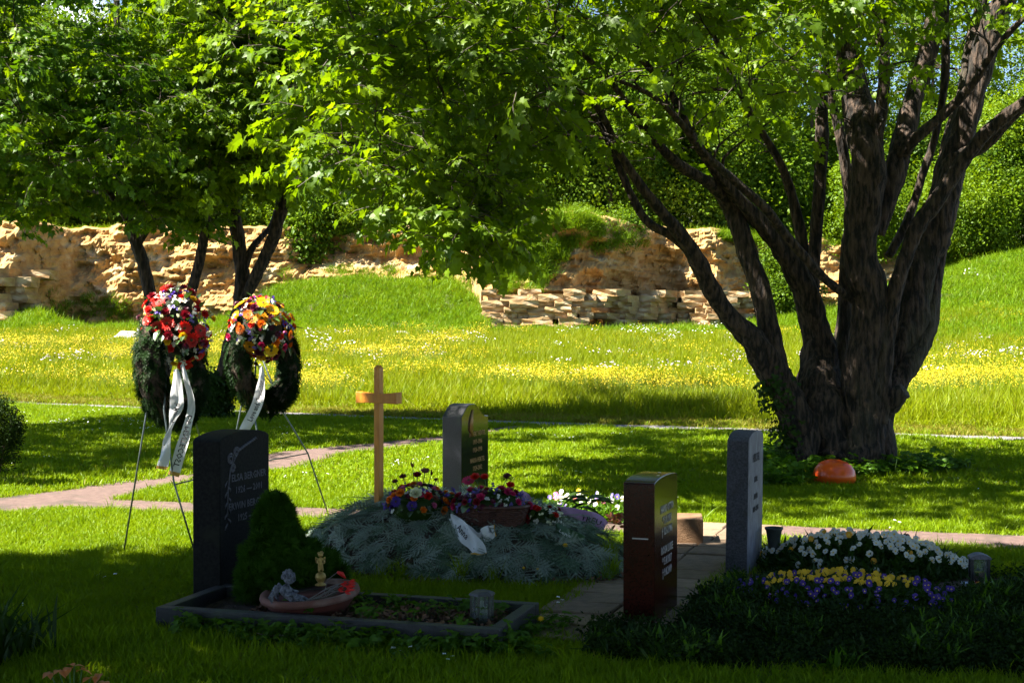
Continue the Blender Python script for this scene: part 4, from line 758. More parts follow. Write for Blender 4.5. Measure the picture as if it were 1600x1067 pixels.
# ------------------------------------------------------------ kerbed grave
KR = math.atan2(KX.y, KX.x); gr = thing('grave_kerb', 'low dark granite kerb framing the soil bed of the nearest left grave', 'grave kerb', KO, (0, 0, KR))
for a, b, c, d in ((0, KLEN, 0, .065), (0, KLEN, KWID - .065, KWID), (0, .065, .067, KWID - .067), (KLEN - .065, KLEN, .067, KWID - .067)):
    mb = MB(); mb.box(((a + b) / 2, (c + d) / 2, .02), (b - a, d - c, .20)); bevel_obj(mb.build('kerbstone', 'kerb_stone', gr), .005)
mb = MB(); vs = []; fs = []
for i in range(40):
    for j in range(16): x = .06 + (KLEN - .12) * i / 39; y = .06 + (KWID - .12) * j / 15; vs.append((x, y, .055 + .035 * mnoise.noise(Vector((x * 9, y * 9, 2)))))
for i in range(39):
    for j in range(15): fs.append((i * 16 + j, (i + 1) * 16 + j, (i + 1) * 16 + j + 1, i * 16 + j + 1))
mb.add(vs, fs); mb.build('soil_bed', 'soil', gr, True)
# ------------------------------------------------------------ mound of fir branches
leafmat('fir_blue', (.12, .175, .135), (.37, .44, .36), .08, .02, nscale=3, tcol=(1, 1, 1)); leafmat('fir_green', (.04, .09, .05), (.12, .20, .12), .08, .02, nscale=3, tcol=(1, 1, 1)); mat('fir_stem', (.10, .06, .035))
leafmat('wreath_fir', (.0035, .014, .002), (.012, .034, .005), .08, .01, nscale=4)
def firsprig(L, side, step, nl, nw, m, stem='fir_stem', name='fir_branch', droop=.3, upn=.35):
    mb = MB()
    def twig(a, b):
        n = max(4, int((b - a).length / step)); d = (b - a).normalized(); mb.cur = 1; s = d.cross(Vector((0, 0, 1))).normalized(); w_ = s * .0022; mb.add([a - w_, a + w_, b], [(0, 1, 2)]); mb.cur = 0
        for k in range(n):
            p = a.lerp(b, k / n); p.z -= droop * 0
            for sg in (-1, 1):
                l = nl * (1 - .35 * k / n) * random.uniform(.8, 1.15); t = p + (d * .75 + s * sg + Vector((0, 0, upn * random.uniform(.2, 1.4)))).normalized() * l; q = d * nw; mb.add([p - q, p + q, t], [(0, 1, 2)])
    def curve(v): v = Vector(v); v.z -= droop * (v.x / L) ** 2 * L * .3; return v
    twig(Vector((0, 0, 0)), curve((L * .55, 0, 0))); twig(curve((L * .55, 0, 0)), curve((L, 0, 0)))
    for k in range(side):
        t = .15 + .6 * k / side
        for sg in (-1, 1): l = L * (.5 - .3 * t) * random.uniform(.8, 1.2); a = curve((L * t, 0, 0)); twig(a, a + Vector((l * .72, sg * l * .7, random.uniform(-.05, .08) * l)))
    return mb, m, stem
FIR = []
for k in range(6): mb, a, b = firsprig(.20, 4, .0078, .0150, .0030, 'fir_blue', upn=.28); FIR.append(mb.mesh('fir_branch', ['fir_blue' if k < 4 else 'fir_green', 'fir_stem']))
mr = thing('grave_mound', 'fresh burial mound covered with blue green fir branches', 'grave mound', MC, (0, 0, GA))
def mz(x, y): return float(mound_z(x, y))
vs = []; fs = []; nx, ny = 60, 44
for i in range(nx):
    for j in range(ny): x = (i / (nx - 1) * 2 - 1) * MLX * 1.02; y = (j / (ny - 1) * 2 - 1) * MLY * 1.02; vs.append((x, y, mz(x, y) - .02))
for i in range(nx - 1):
    for j in range(ny - 1): fs.append((i * ny + j, (i + 1) * ny + j, (i + 1) * ny + j + 1, i * ny + j + 1))
mb = MB(); mb.add(vs, fs); mb.build('earth', 'soil', mr, True)
def mound_frame(x, y, az):
    e = .02; n = Vector((-(mz(x + e, y) - mz(x - e, y)) / (2 * e), -(mz(x, y + e) - mz(x, y - e)) / (2 * e), 1)); n.normalize(); d = Vector((math.cos(az), math.sin(az), 0)); d = (d - n * d.dot(n)).normalized(); s = n.cross(d); return Matrix((d, s, n)).transposed(), n
sp = []
for _ in range(1700):
    x = random.uniform(-1, 1) * MLX; y = random.uniform(-1, 1) * MLY
    if mz(x, y) < .012: continue
    az = math.atan2(y / MLY, x / MLX) + random.gauss(0, 1.0); sp.append((x, y, az, mz(x, y)))
sp.sort(key=lambda q: q[1]); near = [s for s in sp if s[1] < .15]; random.shuffle(near); objs = near[:298]; ids = set(map(id, objs)); rest = [s for s in sp if id(s) not in ids]
bmb = []
for x, y, az, z in objs:
    M, n = mound_frame(x, y, az); M = M @ Euler((random.gauss(0, .35), random.uniform(-.42, .05), 0)).to_matrix(); link('fir_branch', random.choice(FIR), mr, loc=Vector((x, y, z)) + n * random.uniform(.005, .03), rot=M.to_euler(), scale=random.uniform(.75, 1.2))
FP = [bpy.data.objects.new('fir_branch', m) for m in FIR]; pr_, rr_, ss_ = [], [], []
for x, y, az, z in rest:
    M, n = mound_frame(x, y, az); M = M @ Euler((random.gauss(0, .2), random.uniform(-.2, .05), 0)).to_matrix(); pr_.append(tuple(Vector((x, y, z)) + n * random.uniform(0, .02))); rr_.append(tuple(M.to_euler())); ss_.append(random.uniform(.55, .95))
o = scatter('fir_branches', pr_, rr_, ss_, FP, mr); o['kind'] = 'stuff'
def onm(px, py, lift=0.0):
    """point on the mound surface seen at a pixel"""
    d = ray(px, py); best = None
    for k in range(400):
        Y = 8.2 + k * .006; q = Vector((0, 0, CAMZ)) + d * (Y / d.y); lx, ly = tomound(q.x, q.y)
        if abs(lx) < MLX and abs(ly) < MLY and q.z <= mz(lx, ly) + .015: best = q; break
    if best is None: best = P(px, py, 9.3)
    best.z += lift; return best
# leaf litter around the mound and in the bed
mat('dead_leaf', (.12, .055, .03), (.22, .11, .06), 20, .9, rand=.4)
mb = MB(); 
for k in range(6): add_leaf(mb, rv(.02), rv(), Vector((0, 0, 1)) + rv(.3), .03, OVAL)
LIT = [proto('dead_leaves', mb, ['dead_leaf'])]
q = [];
for _ in range(900):
    a = random.uniform(0, 6.283); k = random.uniform(.99, 1.13); x = math.cos(a) * MLX * k; y = math.sin(a) * MLY * k; w_ = MC + GX * x + GY * y; q.append((w_.x, w_.y, .01))
for _ in range(350): p = kpt(random.uniform(.4, KLEN - .1), random.uniform(.1, KWID - .1), .08); q.append(tuple(p))
o = scatter('dead_leaves', q, rz(len(q), .3), rng.uniform(.6, 1.2, len(q)), LIT); tag(o, 'brown dead leaves and needles around the mound and in the kerbed bed', 'leaves', kind='stuff')
# ------------------------------------------------------------ wooden cross
mat('orange_wood', (.46, .16, .008), (.60, .25, .015), 5, .5, .2, 60, stretch=(8, 8, .7), coat=.2)
cp = onm(592, 786); cp.z -= .03; cr = thing('wooden_cross', 'plain orange brown wooden cross at the head of the mound', 'cross', cp, (0, 0, math.radians(-27)))
hc = P(588, 571, cp.y).z - cp.z
mb = MB(); s = .022; mb.box((0, 0, hc / 2 - .15), (.040, .055, hc + .3 - .03)); mb.add([(-s + .002, -.0275, hc - .016), (s - .002, -.0275, hc - .016), (s - .002, .0275, hc - .016), (-s + .002, .0275, hc - .016), (0, -.0275, hc + .004), (0, .0275, hc + .004)], [(0, 1, 4), (2, 3, 5), (1, 2, 5, 4), (3, 0, 4, 5), (3, 2, 1, 0)]); bevel_obj(mb.build('upright', 'orange_wood', cr), .003)
zc = P(588, 622, cp.y).z - cp.z; mb = MB(); n = 14; vs = []
for i in range(n + 1):
    x = -.155 + .31 * i / n; hh = .030 + .008 * (abs(x) / .155) ** 2
    for yy, zz in ((-.036, -hh), (.036, -hh), (.036, hh), (-.036, hh)): vs.append((x, yy, zc + zz + .004 * (x / .155) ** 2))
mb.add(vs, [(i * 4 + k, i * 4 + (k + 1) % 4, (i + 1) * 4 + (k + 1) % 4, (i + 1) * 4 + k) for i in range(n) for k in range(4)] + [(3, 2, 1, 0), (n * 4, n * 4 + 1, n * 4 + 2, n * 4 + 3)]); bevel_obj(mb.build('crossbar', 'orange_wood', cr), .003)
# ------------------------------------------------------------ flowers
FC = dict(red=(.62, .015, .01), dark_red=(.22, .005, .015), orange=(.80, .20, .01), yellow=(.85, .52, .01), gold=(.80, .38, .01), white=(.68, .68, .62), cream=(.75, .75, .50), pink=(.65, .12, .28), purple=(.07, .02, .30), violet=(.16, .11, .42), magenta=(.55, .02, .12), burgundy=(.10, .008, .03), brown=(.20, .07, .04))
for k, v in FC.items(): leafmat('petal_' + k, tuple(a * .85 for a in v), tuple(min(1, a * 1.1) for a in v), .25, .04, nscale=8, tcol=(1, 1, 1))
mat('flower_centre', (.05, .03, .012), (.12, .08, .02), 90, .9, .5, 300); mat('yellow_centre', (.75, .5, .05), rough=.8)
FM = {}
def fmesh(kind, col, ctr='flower_centre'):
    key = (kind, col)
    if key in FM: return FM[key]
    mb = MB()
    def petal(a, l, w_, z0, z1, cup=0, r0=.08):
        d = Vector((math.cos(a), math.sin(a), 0)); s = Vector((-d.y, d.x, 0)); zz = Vector((0, 0, 1)); m_ = d * (r0 + l) * .6 + zz * (z0 + cup)
        mb.add([d * r0 + zz * z0 - s * w_ * .25, d * r0 + zz * z0 + s * w_ * .25, m_ + s * w_ * .5, m_ - s * w_ * .5, d * l + zz * z1 + s * w_ * .22, d * l + zz * z1 - s * w_ * .22], [(0, 1, 2, 3), (3, 2, 4, 5)])
    if kind == 'gerbera':
        for ring, (l, z0, z1, n) in enumerate(((1, .05, .12, 18), (.86, .12, .25, 16), (.5, .16, .34, 12))):
            for i in range(n): petal(6.283 * (i + .5 * ring) / n + random.gauss(0, .04), l * random.uniform(.92, 1.05), .30 if ring < 2 else .14, z0, z1)
        mb.cur = 1; mb.ball((0, 0, .16), .2, 8, 4, (1, 1, .5))
    elif kind == 'rose':
        for ring, (l, z0, z1, n, w_) in enumerate(((.95, -.1, .35, 6, .9), (.72, .0, .55, 5, .75), (.5, .1, .68, 5, .6), (.3, .2, .74, 4, .4), (.14, .25, .78, 3, .25))):
            for i in range(n): petal(6.283 * i / n + ring * .7, l, w_, z0, z1, .35 - .02 * ring, .05)
    elif kind == 'mum':
        for i in range(46): a = i * 2.4; t = i / 46; petal(a, .35 + .6 * t, .2, .5 - .5 * t, .75 - .6 * t, .1, .03)
    elif kind == 'small':
        for j in range(7):
            o = rv(.42); 
            if j == 0: o = Vector((0, 0, 0))
            for i in range(5):
                a = 6.283 * i / 5; d = Vector((math.cos(a), math.sin(a), .3)) * .3; s = Vector((-math.sin(a), math.cos(a), 0)) * .16; mb.add([o, o + d * .6 + s, o + d * 1.1, o + d * .6 - s], [(0, 1, 2, 3)])
    elif kind == 'pansy':
        for a, l, w_ in ((1.15, .95, .95), (2.0, .95, .95), (.15, .85, .85), (3.0, .85, .85), (-1.57, 1.0, 1.25)):
            d = Vector((math.cos(a), math.sin(a), .1)); s = Vector((-math.sin(a), math.cos(a), 0)); n = 5; mb.add([Vector((0, 0, .04))] + [d * (l * (.55 + .45 * math.cos(b))) + s * math.sin(b) * w_ * .5 + Vector((0, 0, .08 * math.sin(b * 3))) for b in [-2.2 + 4.4 * i / n for i in range(n + 1)]], [(0, i + 1, i + 2) for i in range(n)])
        mb.cur = 1; nn = 7; mb.add([(math.cos(6.283 * i / nn) * .24, -.12 + math.sin(6.283 * i / nn) * .24, .13) for i in range(nn)], [tuple(range(nn))])
    elif kind == 'bud':
        for i in range(4): petal(1.57 * i, .34, .5, -.3, .9, .3, .02)
    me = mb.mesh(kind, ['petal_' + col, ctr]); FM[key] = me; return me
NAMES = dict(gerbera='gerbera', rose='rose', mum='carnation', small='blossom', pansy='pansy', bud='flower_bud')
def orient(n, spin=None):
    n = n.normalized(); q = n.to_track_quat('Z', 'Y'); return (q @ Euler((0, 0, random.uniform(0, 6.28) if spin is None else spin)).to_quaternion()).to_euler()
leafmat('broad_leaf', (.02, .06, .012), (.06, .12, .02), .2, .14, nscale=6, rough=.3)
LEAFM = []
for k in range(3): mb = MB(); add_leaf(mb, Vector((0, 0, 0)), Vector((1, 0, 0)), Vector((0, 0, 1)), 1.0, [(0, 0), (.14, .15), (.24, .4), (.22, .65), (.1, .9), (0, 1), (-.1, .9), (-.22, .65), (-.24, .4), (-.14, .15)], fold=.35, droop=.25); LEAFM.append(mb.mesh('leaf', ['broad_leaf']))
# ------------------------------------------------------------ wreath stands and wreaths
mat('wire', (.10, .13, .12), (.16, .18, .17), 30, .35, metal=.7)
def stand(label, legs, bars):
    base = Vector(legs[0][-1]); base.z = 0; r = thing('wreath_stand', label, 'wreath stand', base, group='wire wreath stands')
    for l in legs: mb = MB(); mb.tube([Vector(p) - base for p in l], .0065, 8); mb.build('leg', 'wire', r, True)
    for l in bars: mb = MB(); mb.tube([Vector(p) - base for p in l], .005, 6); mb.build('crossbar', 'wire', r, True)
stand('green wire tripod stand carrying the left wreath of red gerberas', [[P(262, 500, 10.25), P(236, 600, 10.0), G(193, 865)], [P(266, 500, 10.2), P(256, 640, 9.85), P(272, 755, 9.75), G(306, 868)], [P(270, 500, 10.3), P(290, 610, 10.5), P(313, 685, 10.7), G(352, 800)]], [[P(272, 757, 9.75), P(348, 738, 10.3)]])
stand('green wire tripod stand carrying the right wreath with the see through ring', [[P(398, 500, 10.95), P(378, 630, 10.7), G(338, 832)], [P(403, 500, 10.95), P(396, 640, 10.75), P(404, 690, 10.7), G(420, 838)], [P(410, 560, 11.0), P(443, 645, 11.1), P(481, 708, 11.2), P(495, 750, 11.3), G(516, 812)]], [[P(404, 722, 10.75), P(481, 708, 11.2)], [P(398, 565, 10.9), P(423, 598, 11.05)]])
mat('foam_dark', (.008, .015, .006), rough=1)
SPG = []
for k in range(4): mb, a, b = firsprig(.10, 2, .010, .024, .0036, 'wreath_fir', upn=.5); SPG.append(proto('needles', mb, ['wreath_fir', 'foam_dark']))
def wreath(label, c, yaw, R, r, dome_c, dome_r, palette, n, seed, ext=1.15, tilt=-.12):
    random.seed(seed); root = thing('flower_wreath', label, 'wreath', c, (tilt, 0, yaw), group='funeral wreaths on stands')
    mb = MB(); mb.tube([(math.cos(a) * R, 0, math.sin(a) * R * ext) for a in [6.283 * i / 30 for i in range(31)]], r * .62, 10, .15, cap=False); mb.build('straw_ring', 'soil', root, True)
    p, q, s = [], [], []
    for k in range(1000):
        a = random.uniform(0, 6.283); b = random.uniform(0, 6.283); cc = Vector((math.cos(a) * R, 0, math.sin(a) * R * ext)); d = Vector((math.cos(a) * math.cos(b), math.sin(b), math.sin(a) * math.cos(b))); p.append(tuple(cc + d * r * .62))
        tang = Vector((-math.sin(a), 0, math.cos(a))) * (1 if math.cos(a) < 0 else -1); v = (d * .45 + tang * 1.1 + Vector((0, 0, -.6)) + rv(.2)).normalized(); q.append(tuple(v.to_track_quat('X', 'Z').to_euler())); s.append(random.uniform(.7, 1.1))
    o = scatter('greenery', p, q, s, SPG, root); o['kind'] = 'stuff'
    inv = (Euler((tilt, 0, yaw)).to_matrix()).transposed(); tocam = (inv @ (Vector((0, 0, 1.6)) - Vector(c))).normalized()
    used = []; k = 0; tries = 0
    while k < n and tries < 14000:
        tries += 1; d = rv().normalized(); f = max(d.dot(tocam), -d.y)
        if f < -.15 and d.z < .5: continue
        kind, col, size = palette[k % len(palette)]; pos = Vector(dome_c) + Vector((d.x * dome_r[0], d.y * dome_r[1], d.z * dome_r[2]))
        if any((pos - u).length < (size + us) * (.52 if tries < 4000 else .38) for u, us in used): continue
        used.append((pos, size)); nrm = (d + tocam * .25 + Vector((0, 0, .15)) + rv(.15)); link(NAMES[kind], fmesh(kind, col, 'yellow_centre' if kind in ('small',) else 'flower_centre'), root, loc=pos + d * random.uniform(-.01, .05), rot=orient(nrm), scale=size * random.uniform(.88, 1.1)); k += 1
    lm = MB()
    for k in range(95):
        d = rv().normalized()
        if d.z < -.75: continue
        pos = Vector(dome_c) + Vector((d.x * dome_r[0], d.y * dome_r[1], d.z * dome_r[2])) * random.uniform(.85, 1.15); o = link('leaf', random.choice(LEAFM), root, loc=pos, rot=(d + rv(.5)).to_track_quat('X', 'Z').to_euler(), scale=random.uniform(.05, .11))
    mb = MB(); mb.ball(dome_c, 1, 12, 8, tuple(a * .8 for a in dome_r), .1); mb.build('flower_foam', 'foam_dark', root, True)
    return root
pal1 = [('gerbera', 'red', .055), ('small', 'white', .035), ('rose', 'dark_red', .036), ('small', 'white', .032), ('small', 'violet', .034), ('gerbera', 'red', .05), ('rose', 'red', .034), ('small', 'white', .034), ('bud', 'cream', .035), ('mum', 'burgundy', .032), ('small', 'purple', .032), ('rose', 'yellow', .03), ('small', 'white', .03), ('rose', 'dark_red', .036), ('bud', 'cream', .03)]
pal2 = [('gerbera', 'yellow', .05), ('rose', 'burgundy', .033), ('small', 'white', .033), ('rose', 'orange', .034), ('small', 'purple', .03), ('gerbera', 'gold', .048), ('mum', 'burgundy', .03), ('small', 'white', .03), ('rose', 'red', .03), ('bud', 'pink', .032), ('gerbera', 'orange', .042), ('small', 'cream', .03), ('rose', 'magenta', .03), ('small', 'violet', .03)]
c1_ = P(268, 572, 10.15); c2_ = P(412, 562, 10.85)
w1 = wreath('left flower wreath of red gerberas and white blossoms with two white ribbons', c1_, math.radians(62), .235, .145, (-.02, -.09, .27), (.20, .22, .25), pal1, 150, 3, ext=1.4)
w2 = wreath('right flower wreath of yellow and orange gerberas with one white ribbon', c2_, math.radians(54), .26, .125, (-.10, -.10, .22), (.20, .20, .22), pal2, 150, 5, ext=1.22)
# ribbons
leafmat('ribbon_white', (.72, .72, .74), (.80, .80, .82), .2, .06, tcol=(1, 1, 1)); mat('ribbon_ink', (.03, .03, .035), rough=.6); mat('gold_fringe', (.60, .30, .03), (.75, .42, .06), 60, .5, .5, 100); leafmat('ribbon_pink', (.42, .22, .50), (.55, .32, .62), .25, .06, tcol=(1, 1, 1)); leafmat('ribbon_green', (.03, .10, .05), (.05, .13, .06), .2, .1); mat('white_ink', (.8, .8, .8))
def ribbon(root, rows, mats='ribbon_white', fringe=True, text=None, name='ribbon', wdir=None, sub=6, ink='ribbon_ink', flip=False):
    """rows: px, py, depth, width px, twist angle"""
    R = catmull([(*P(a, b, c), w_ * c / F, tw) for a, b, c, w_, tw in rows], sub); inv = root.matrix_world.inverted() if root else Matrix(); n = len(R); C_ = []; W_ = []
    for i, q in enumerate(R):
        p = Vector(q[:3]); t = Vector(R[min(i + 1, n - 1)][:3]) - Vector(R[max(i - 1, 0)][:3]); t.normalize(); a = Vector((0, 1, 0)); s = t.cross(a).normalized(); 
        if s.x < 0 and abs(t.z) > .3: s = -s
        s = Matrix.Rotation(q[4], 3, t) @ s; C_.append(p); W_.append(s * q[3] / 2)
    inv3 = inv; mb = MB(); K = 5
    for i in range(n):
        nn = (C_[min(i + 1, n - 1)] - C_[max(i - 1, 0)]).normalized().cross(W_[i].normalized())
        for k in range(K): u = k / (K - 1) * 2 - 1; mb.v.append(tuple(inv @ (C_[i] + W_[i] * u + nn * .012 * (math.sin(u * 3 + i * .35)))))
    for i in range(n - 1):
        for k in range(K - 1): mb.f.append((i * K + k, i * K + k + 1, (i + 1) * K + k + 1, (i + 1) * K + k)); mb.mi.append(0 if not fringe or i < n - 3 else 1)
    o = mb.build(name, [mats, 'gold_fringe'], root, True)
    if text:
        s, t0, t1, size, mode = text; me = text_mesh(s, 1.0, 0, .02, 0, 'LEFT'); xs = [v.co.x for v in me.vertices]; x0, x1 = min(xs), max(xs); cum = [0]
        for i in range(1, n): cum.append(cum[-1] + (C_[i] - C_[i - 1]).length)
        T = cum[-1]; cum = [c / T for c in cum]
        bm = bmesh.new(); bm.from_mesh(me); bmesh.ops.triangulate(bm, faces=bm.faces[:])
        for v in bm.verts:
            u = (v.co.x - x0) / (x1 - x0); tt = t0 + (t1 - t0) * u; j = min(n - 2, max(0, int(np.searchsorted(cum, tt)) - 1)); fr = (tt - cum[j]) / max(1e-6, cum[j + 1] - cum[j]); c_ = C_[j].lerp(C_[j + 1], fr); w_ = W_[j].lerp(W_[j + 1], fr); vv = (v.co.y - .35) * size * (1 if mode == 'r' else -1)
            tocam = (Vector((0, 0, 1.6)) - c_).normalized(); v.co = inv @ (c_ + w_ * vv * 2 + tocam * .014)
        bm.to_mesh(me); me.materials.clear(); me.materials.append(MATS[ink]); link('lettering', me, o)
    return o
bpy.context.view_layer.update()
def z5(x, y): return 240 + x / 5.93, 570 + y / 5.93
def z8(x, y): return 360 + x / 8.2, 560 + y / 8.2
ribbon(w1, [(*z5(205, 40), 9.86, 7, 0), (*z5(212, 150), 9.84, 15, .2), (*z5(218, 290), 9.82, 21, .1), (*z5(212, 390), 9.82, 21, -.3), (*z5(185, 490), 9.8, 14, -.7), (*z5(148, 600), 9.78, 6, -.5), (*z5(118, 740), 9.76, 15, .3), (*z5(98, 860), 9.74, 17, .2), (*z5(80, 965), 9.72, 18, .1)], text=('In Memory', .34, .54, .60, 'l'))
ribbon(w1, [(*z5(262, 0), 9.90, 6, 0), (*z5(300, 160), 9.88, 9, .3), (*z5(345, 290), 9.86, 10, 0), (*z5(348, 420), 9.85, 12, -.2), (*z5(315, 560), 9.83, 13, -.2), (*z5(275, 720), 9.80, 17, 0), (*z5(225, 880), 9.78, 18, .1), (*z5(180, 1025), 9.76, 18, .1)], text=('DE PENTECOST', .46, .92, .72, 'l'))
ribbon(w2, [(*z8(395, 100), 10.56, 6, 0), (*z8(392, 250), 10.54, 10, .2), (*z8(385, 420), 10.52, 15, .1), (*z8(350, 560), 10.5, 17, 0), (*z8(290, 700), 10.45, 17, 0), (*z8(215, 850), 10.4, 16, 0), (*z8(140, 990), 10.35, 15, 0), (*z8(80, 1120), 10.3, 15, 0)], fringe=False, text=('Love and Gratitude', .66, .16, .70, 'l'))
# ------------------------------------------------------------ bouquets, basket, ribbons on the mound
def bouquet(label, name, cat, c, radii, palette, n, seed, leaves=40, dirbias=Vector((0, -.5, .5)), foam=True, tall=()):
    random.seed(seed); root = thing(name, label, cat, c); used = []; k = 0; t = 0
    while k < n and t < 6000:
        t += 1; d = rv().normalized()
        if d.z < -.1: continue
        kind, col, size = palette[k % len(palette)]; pos = Vector((d.x * radii[0], d.y * radii[1], d.z * radii[2]))
        if any((pos - u).length < (size + us) * .5 for u, us in used): continue
        used.append((pos, size)); link(NAMES[kind], fmesh(kind, col, 'yellow_centre' if kind in ('small', 'pansy') else 'flower_centre'), root, loc=pos, rot=orient(d + dirbias * .5 + rv(.2)), scale=size * random.uniform(.85, 1.1)); k += 1
    for k in range(leaves):
        d = rv().normalized(); d.z = abs(d.z) * .8 - .1; pos = Vector((d.x * radii[0], d.y * radii[1], d.z * radii[2])) * random.uniform(.7, 1.0); link('leaf', random.choice(LEAFM), root, loc=pos, rot=(d + rv(.4)).to_track_quat('X', 'Z').to_euler(), scale=random.uniform(.05, .10))
    for x, z, kind, col, size in tall:
        mb = MB(); mb.tube([(x * .3, 0, 0), (x * .7, -.01, z * .6), (x, -.02, z)], .0025, 4); mb.build('stem', 'stem_green', root); link(NAMES[kind], fmesh(kind, col), root, loc=(x, -.02, z), rot=orient(Vector((x, -.5, .8))), scale=size)
    if foam: mb = MB(); mb.ball((0, 0, 0), 1, 12, 8, tuple(a * .8 for a in radii), .15); mb.build('foliage', 'dark_weed', root, True)
    return root
b1 = onm(652, 802); bouquet('round bouquet with one cream rose among purple, pink and orange flowers beside the cross', 'bouquet', 'bouquet', b1 + Vector((0, 0.02, .03)), (.20, .15, .15), [('rose', 'red', .03), ('gerbera', 'purple', .042), ('rose', 'orange', .03), ('mum', 'pink', .03), ('small', 'purple', .03), ('rose', 'magenta', .026), ('mum', 'brown', .03), ('small', 'white', .022), ('rose', 'orange', .028), ('mum', 'burgundy', .026)], 70, 11,
    tall=((-.03, .27, 'bud', 'brown', .03), (.05, .24, 'gerbera', 'brown', .03), (-.09, .20, 'rose', 'brown', .026), (.09, .22, 'bud', 'burgundy', .03), (.12, .18, 'mum', 'brown', .022), (-.0, .21, 'rose', 'dark_red', .03), (-.14, .17, 'rose', 'brown', .022)))
rr = bpy.data.objects['bouquet']; link('rose', fmesh('rose', 'cream'), rr, loc=(.0, -.15, .11), rot=orient(Vector((0, -.7, .7))), scale=.045)
mat('wicker', (.05, .015, .01), (.10, .035, .02), 30, .5, .4, 100)
kb = onm(767, 818); kb = kb + Vector((0, .08, -.01)); bk = thing('flower_basket', 'dark wicker basket full of violet and dark red flowers on top of the mound', 'basket', kb, (0, 0, GA))
ra, rb = .205, .14
for j in range(9):
    z = .012 * j + .006; e = 1 + .018 * j
    pts = [(math.cos(a) * ra * e * (1 + .018 * math.sin(a * 22 + j * math.pi)), math.sin(a) * rb * e * (1 + .018 * math.sin(a * 22 + j * math.pi)), z) for a in [6.2832 * i / 88 for i in range(89)]]; mb = MB(); mb.tube(pts, .0068, 5, cap=False); mb.build('weave', 'wicker', bk, True)
for i in range(22): a = 6.2832 * i / 22; mb = MB(); mb.tube([(math.cos(a) * ra, math.sin(a) * rb, -.01), (math.cos(a) * ra * 1.17, math.sin(a) * rb * 1.17, .115)], .005, 5); mb.build('stake', 'wicker', bk)
mb = MB(); mb.tube([(math.cos(a) * ra * 1.17, math.sin(a) * rb * 1.17, .118) for a in [6.2832 * i / 40 for i in range(41)]], .012, 6, cap=False); mb.build('rim', 'wicker', bk, True)
mb = MB(); mb.lathe([(.001, -.01), (.19, -.01), (.2, .11), (.001, .12)], 24, sx=1, sy=.68); mb.build('liner', 'soil', bk)
bouquet('dense arrangement of violet blossoms and dark red roses filling the wicker basket', 'flower_arrangement', 'flowers', kb + Vector((0, 0, .12)), (.24, .16, .10), [('small', 'violet', .028), ('small', 'white', .02), ('rose', 'magenta', .03), ('small', 'purple', .03), ('small', 'violet', .028), ('mum', 'burgundy', .026), ('small', 'white', .022), ('rose', 'dark_red', .028)], 95, 12, leaves=50, tall=((-.14, .15, 'gerbera', 'magenta', .045), (-.10, .17, 'rose', 'red', .035), (-.04, .17, 'rose', 'red', .03), (.10, .17, 'mum', 'burgundy', .04), (.12, .12, 'rose', 'red', .03)))
b3 = onm(850, 815); bouquet('small bouquet of white and dark red flowers with broad leaves, right of the basket', 'bouquet', 'bouquet', b3 + Vector((0, 0, .01)), (.13, .10, .09), [('small', 'white', .026), ('rose', 'red', .026), ('small', 'white', .028), ('small', 'cream', .024), ('rose', 'dark_red', .025)], 44, 13, leaves=34)
b4 = onm(705, 790); bouquet('spray of small purple and violet blossoms between the round bouquet and the basket', 'flower_spray', 'flowers', b4 + Vector((0, .02, 0)), (.08, .08, .09), [('small', 'purple', .026), ('small', 'violet', .026), ('rose', 'orange', .022), ('small', 'violet', .024)], 26, 14, leaves=14)
sp_o = thing('leaf_spray', 'spray of long broad green leaves lying beside the pink ribbon', 'leaves', P(900, 790, 9.6))
for k in range(12): link('leaf', random.choice(LEAFM), sp_o, loc=(random.uniform(-.1, .12), random.uniform(-.05, .05), random.uniform(-.02, .04)), rot=Vector((random.choice((-1, 1)), rv(.4).y, random.uniform(0, .7))).to_track_quat('X', 'Z').to_euler(), scale=random.uniform(.12, .2))
# flat ribbons lying on the mound
def mribbon(label, rows, **k):
    pts = [(a, b, (onm(a, b).y - .07), w_, t) for a, b, w_, t in rows]; o = ribbon(None, pts, **k); return tag(o, label, 'ribbon')
mribbon('white ribbon with gold fringe and dark lettering lying on the fir branches, forked end', [(704, 806, 10, 0), (716, 822, 24, .2), (728, 836, 26, .1), (740, 848, 23, 0), (747, 858, 24, .1), (748, 866, 25, 0)], text=('Anna', .30, .62, .55, 'r'))
mribbon('white ribbon end with gold fringe curling up to the right on the mound', [(716, 816, 12, .6), (733, 830, 16, .5), (748, 838, 17, .4), (760, 834, 24, .0), (768, 830, 20, -.3), (774, 829, 18, -.3)], text=('in Liebe', .2, .6, .5, 'r'))
mribbon('mauve pink ribbon with faded lettering draped right of the small bouquet', [(868, 797, 12, 0), (888, 803, 22, .2), (908, 807, 24, .1), (924, 812, 26, 0), (938, 817, 22, -.2), (946, 822, 14, -.3)], mats='ribbon_pink', fringe=False, text=('TREU', .5, .9, .5, 'r'))
mribbon('short mauve ribbon loop tucked behind the right rim of the basket', [(812, 768, 10, 0), (819, 778, 18, .3), (827, 786, 16, .1), (836, 791, 8, 0)], mats='ribbon_pink', fringe=False)
mribbon('dark green ribbon with white script below the mauve ribbon', [(868, 822, 14, 0), (880, 832, 20, 0), (895, 838, 20, .1), (912, 842, 12, 0)], mats='ribbon_green', fringe=False, text=('Lene', .2, .6, .35, 'r'), ink='white_ink')
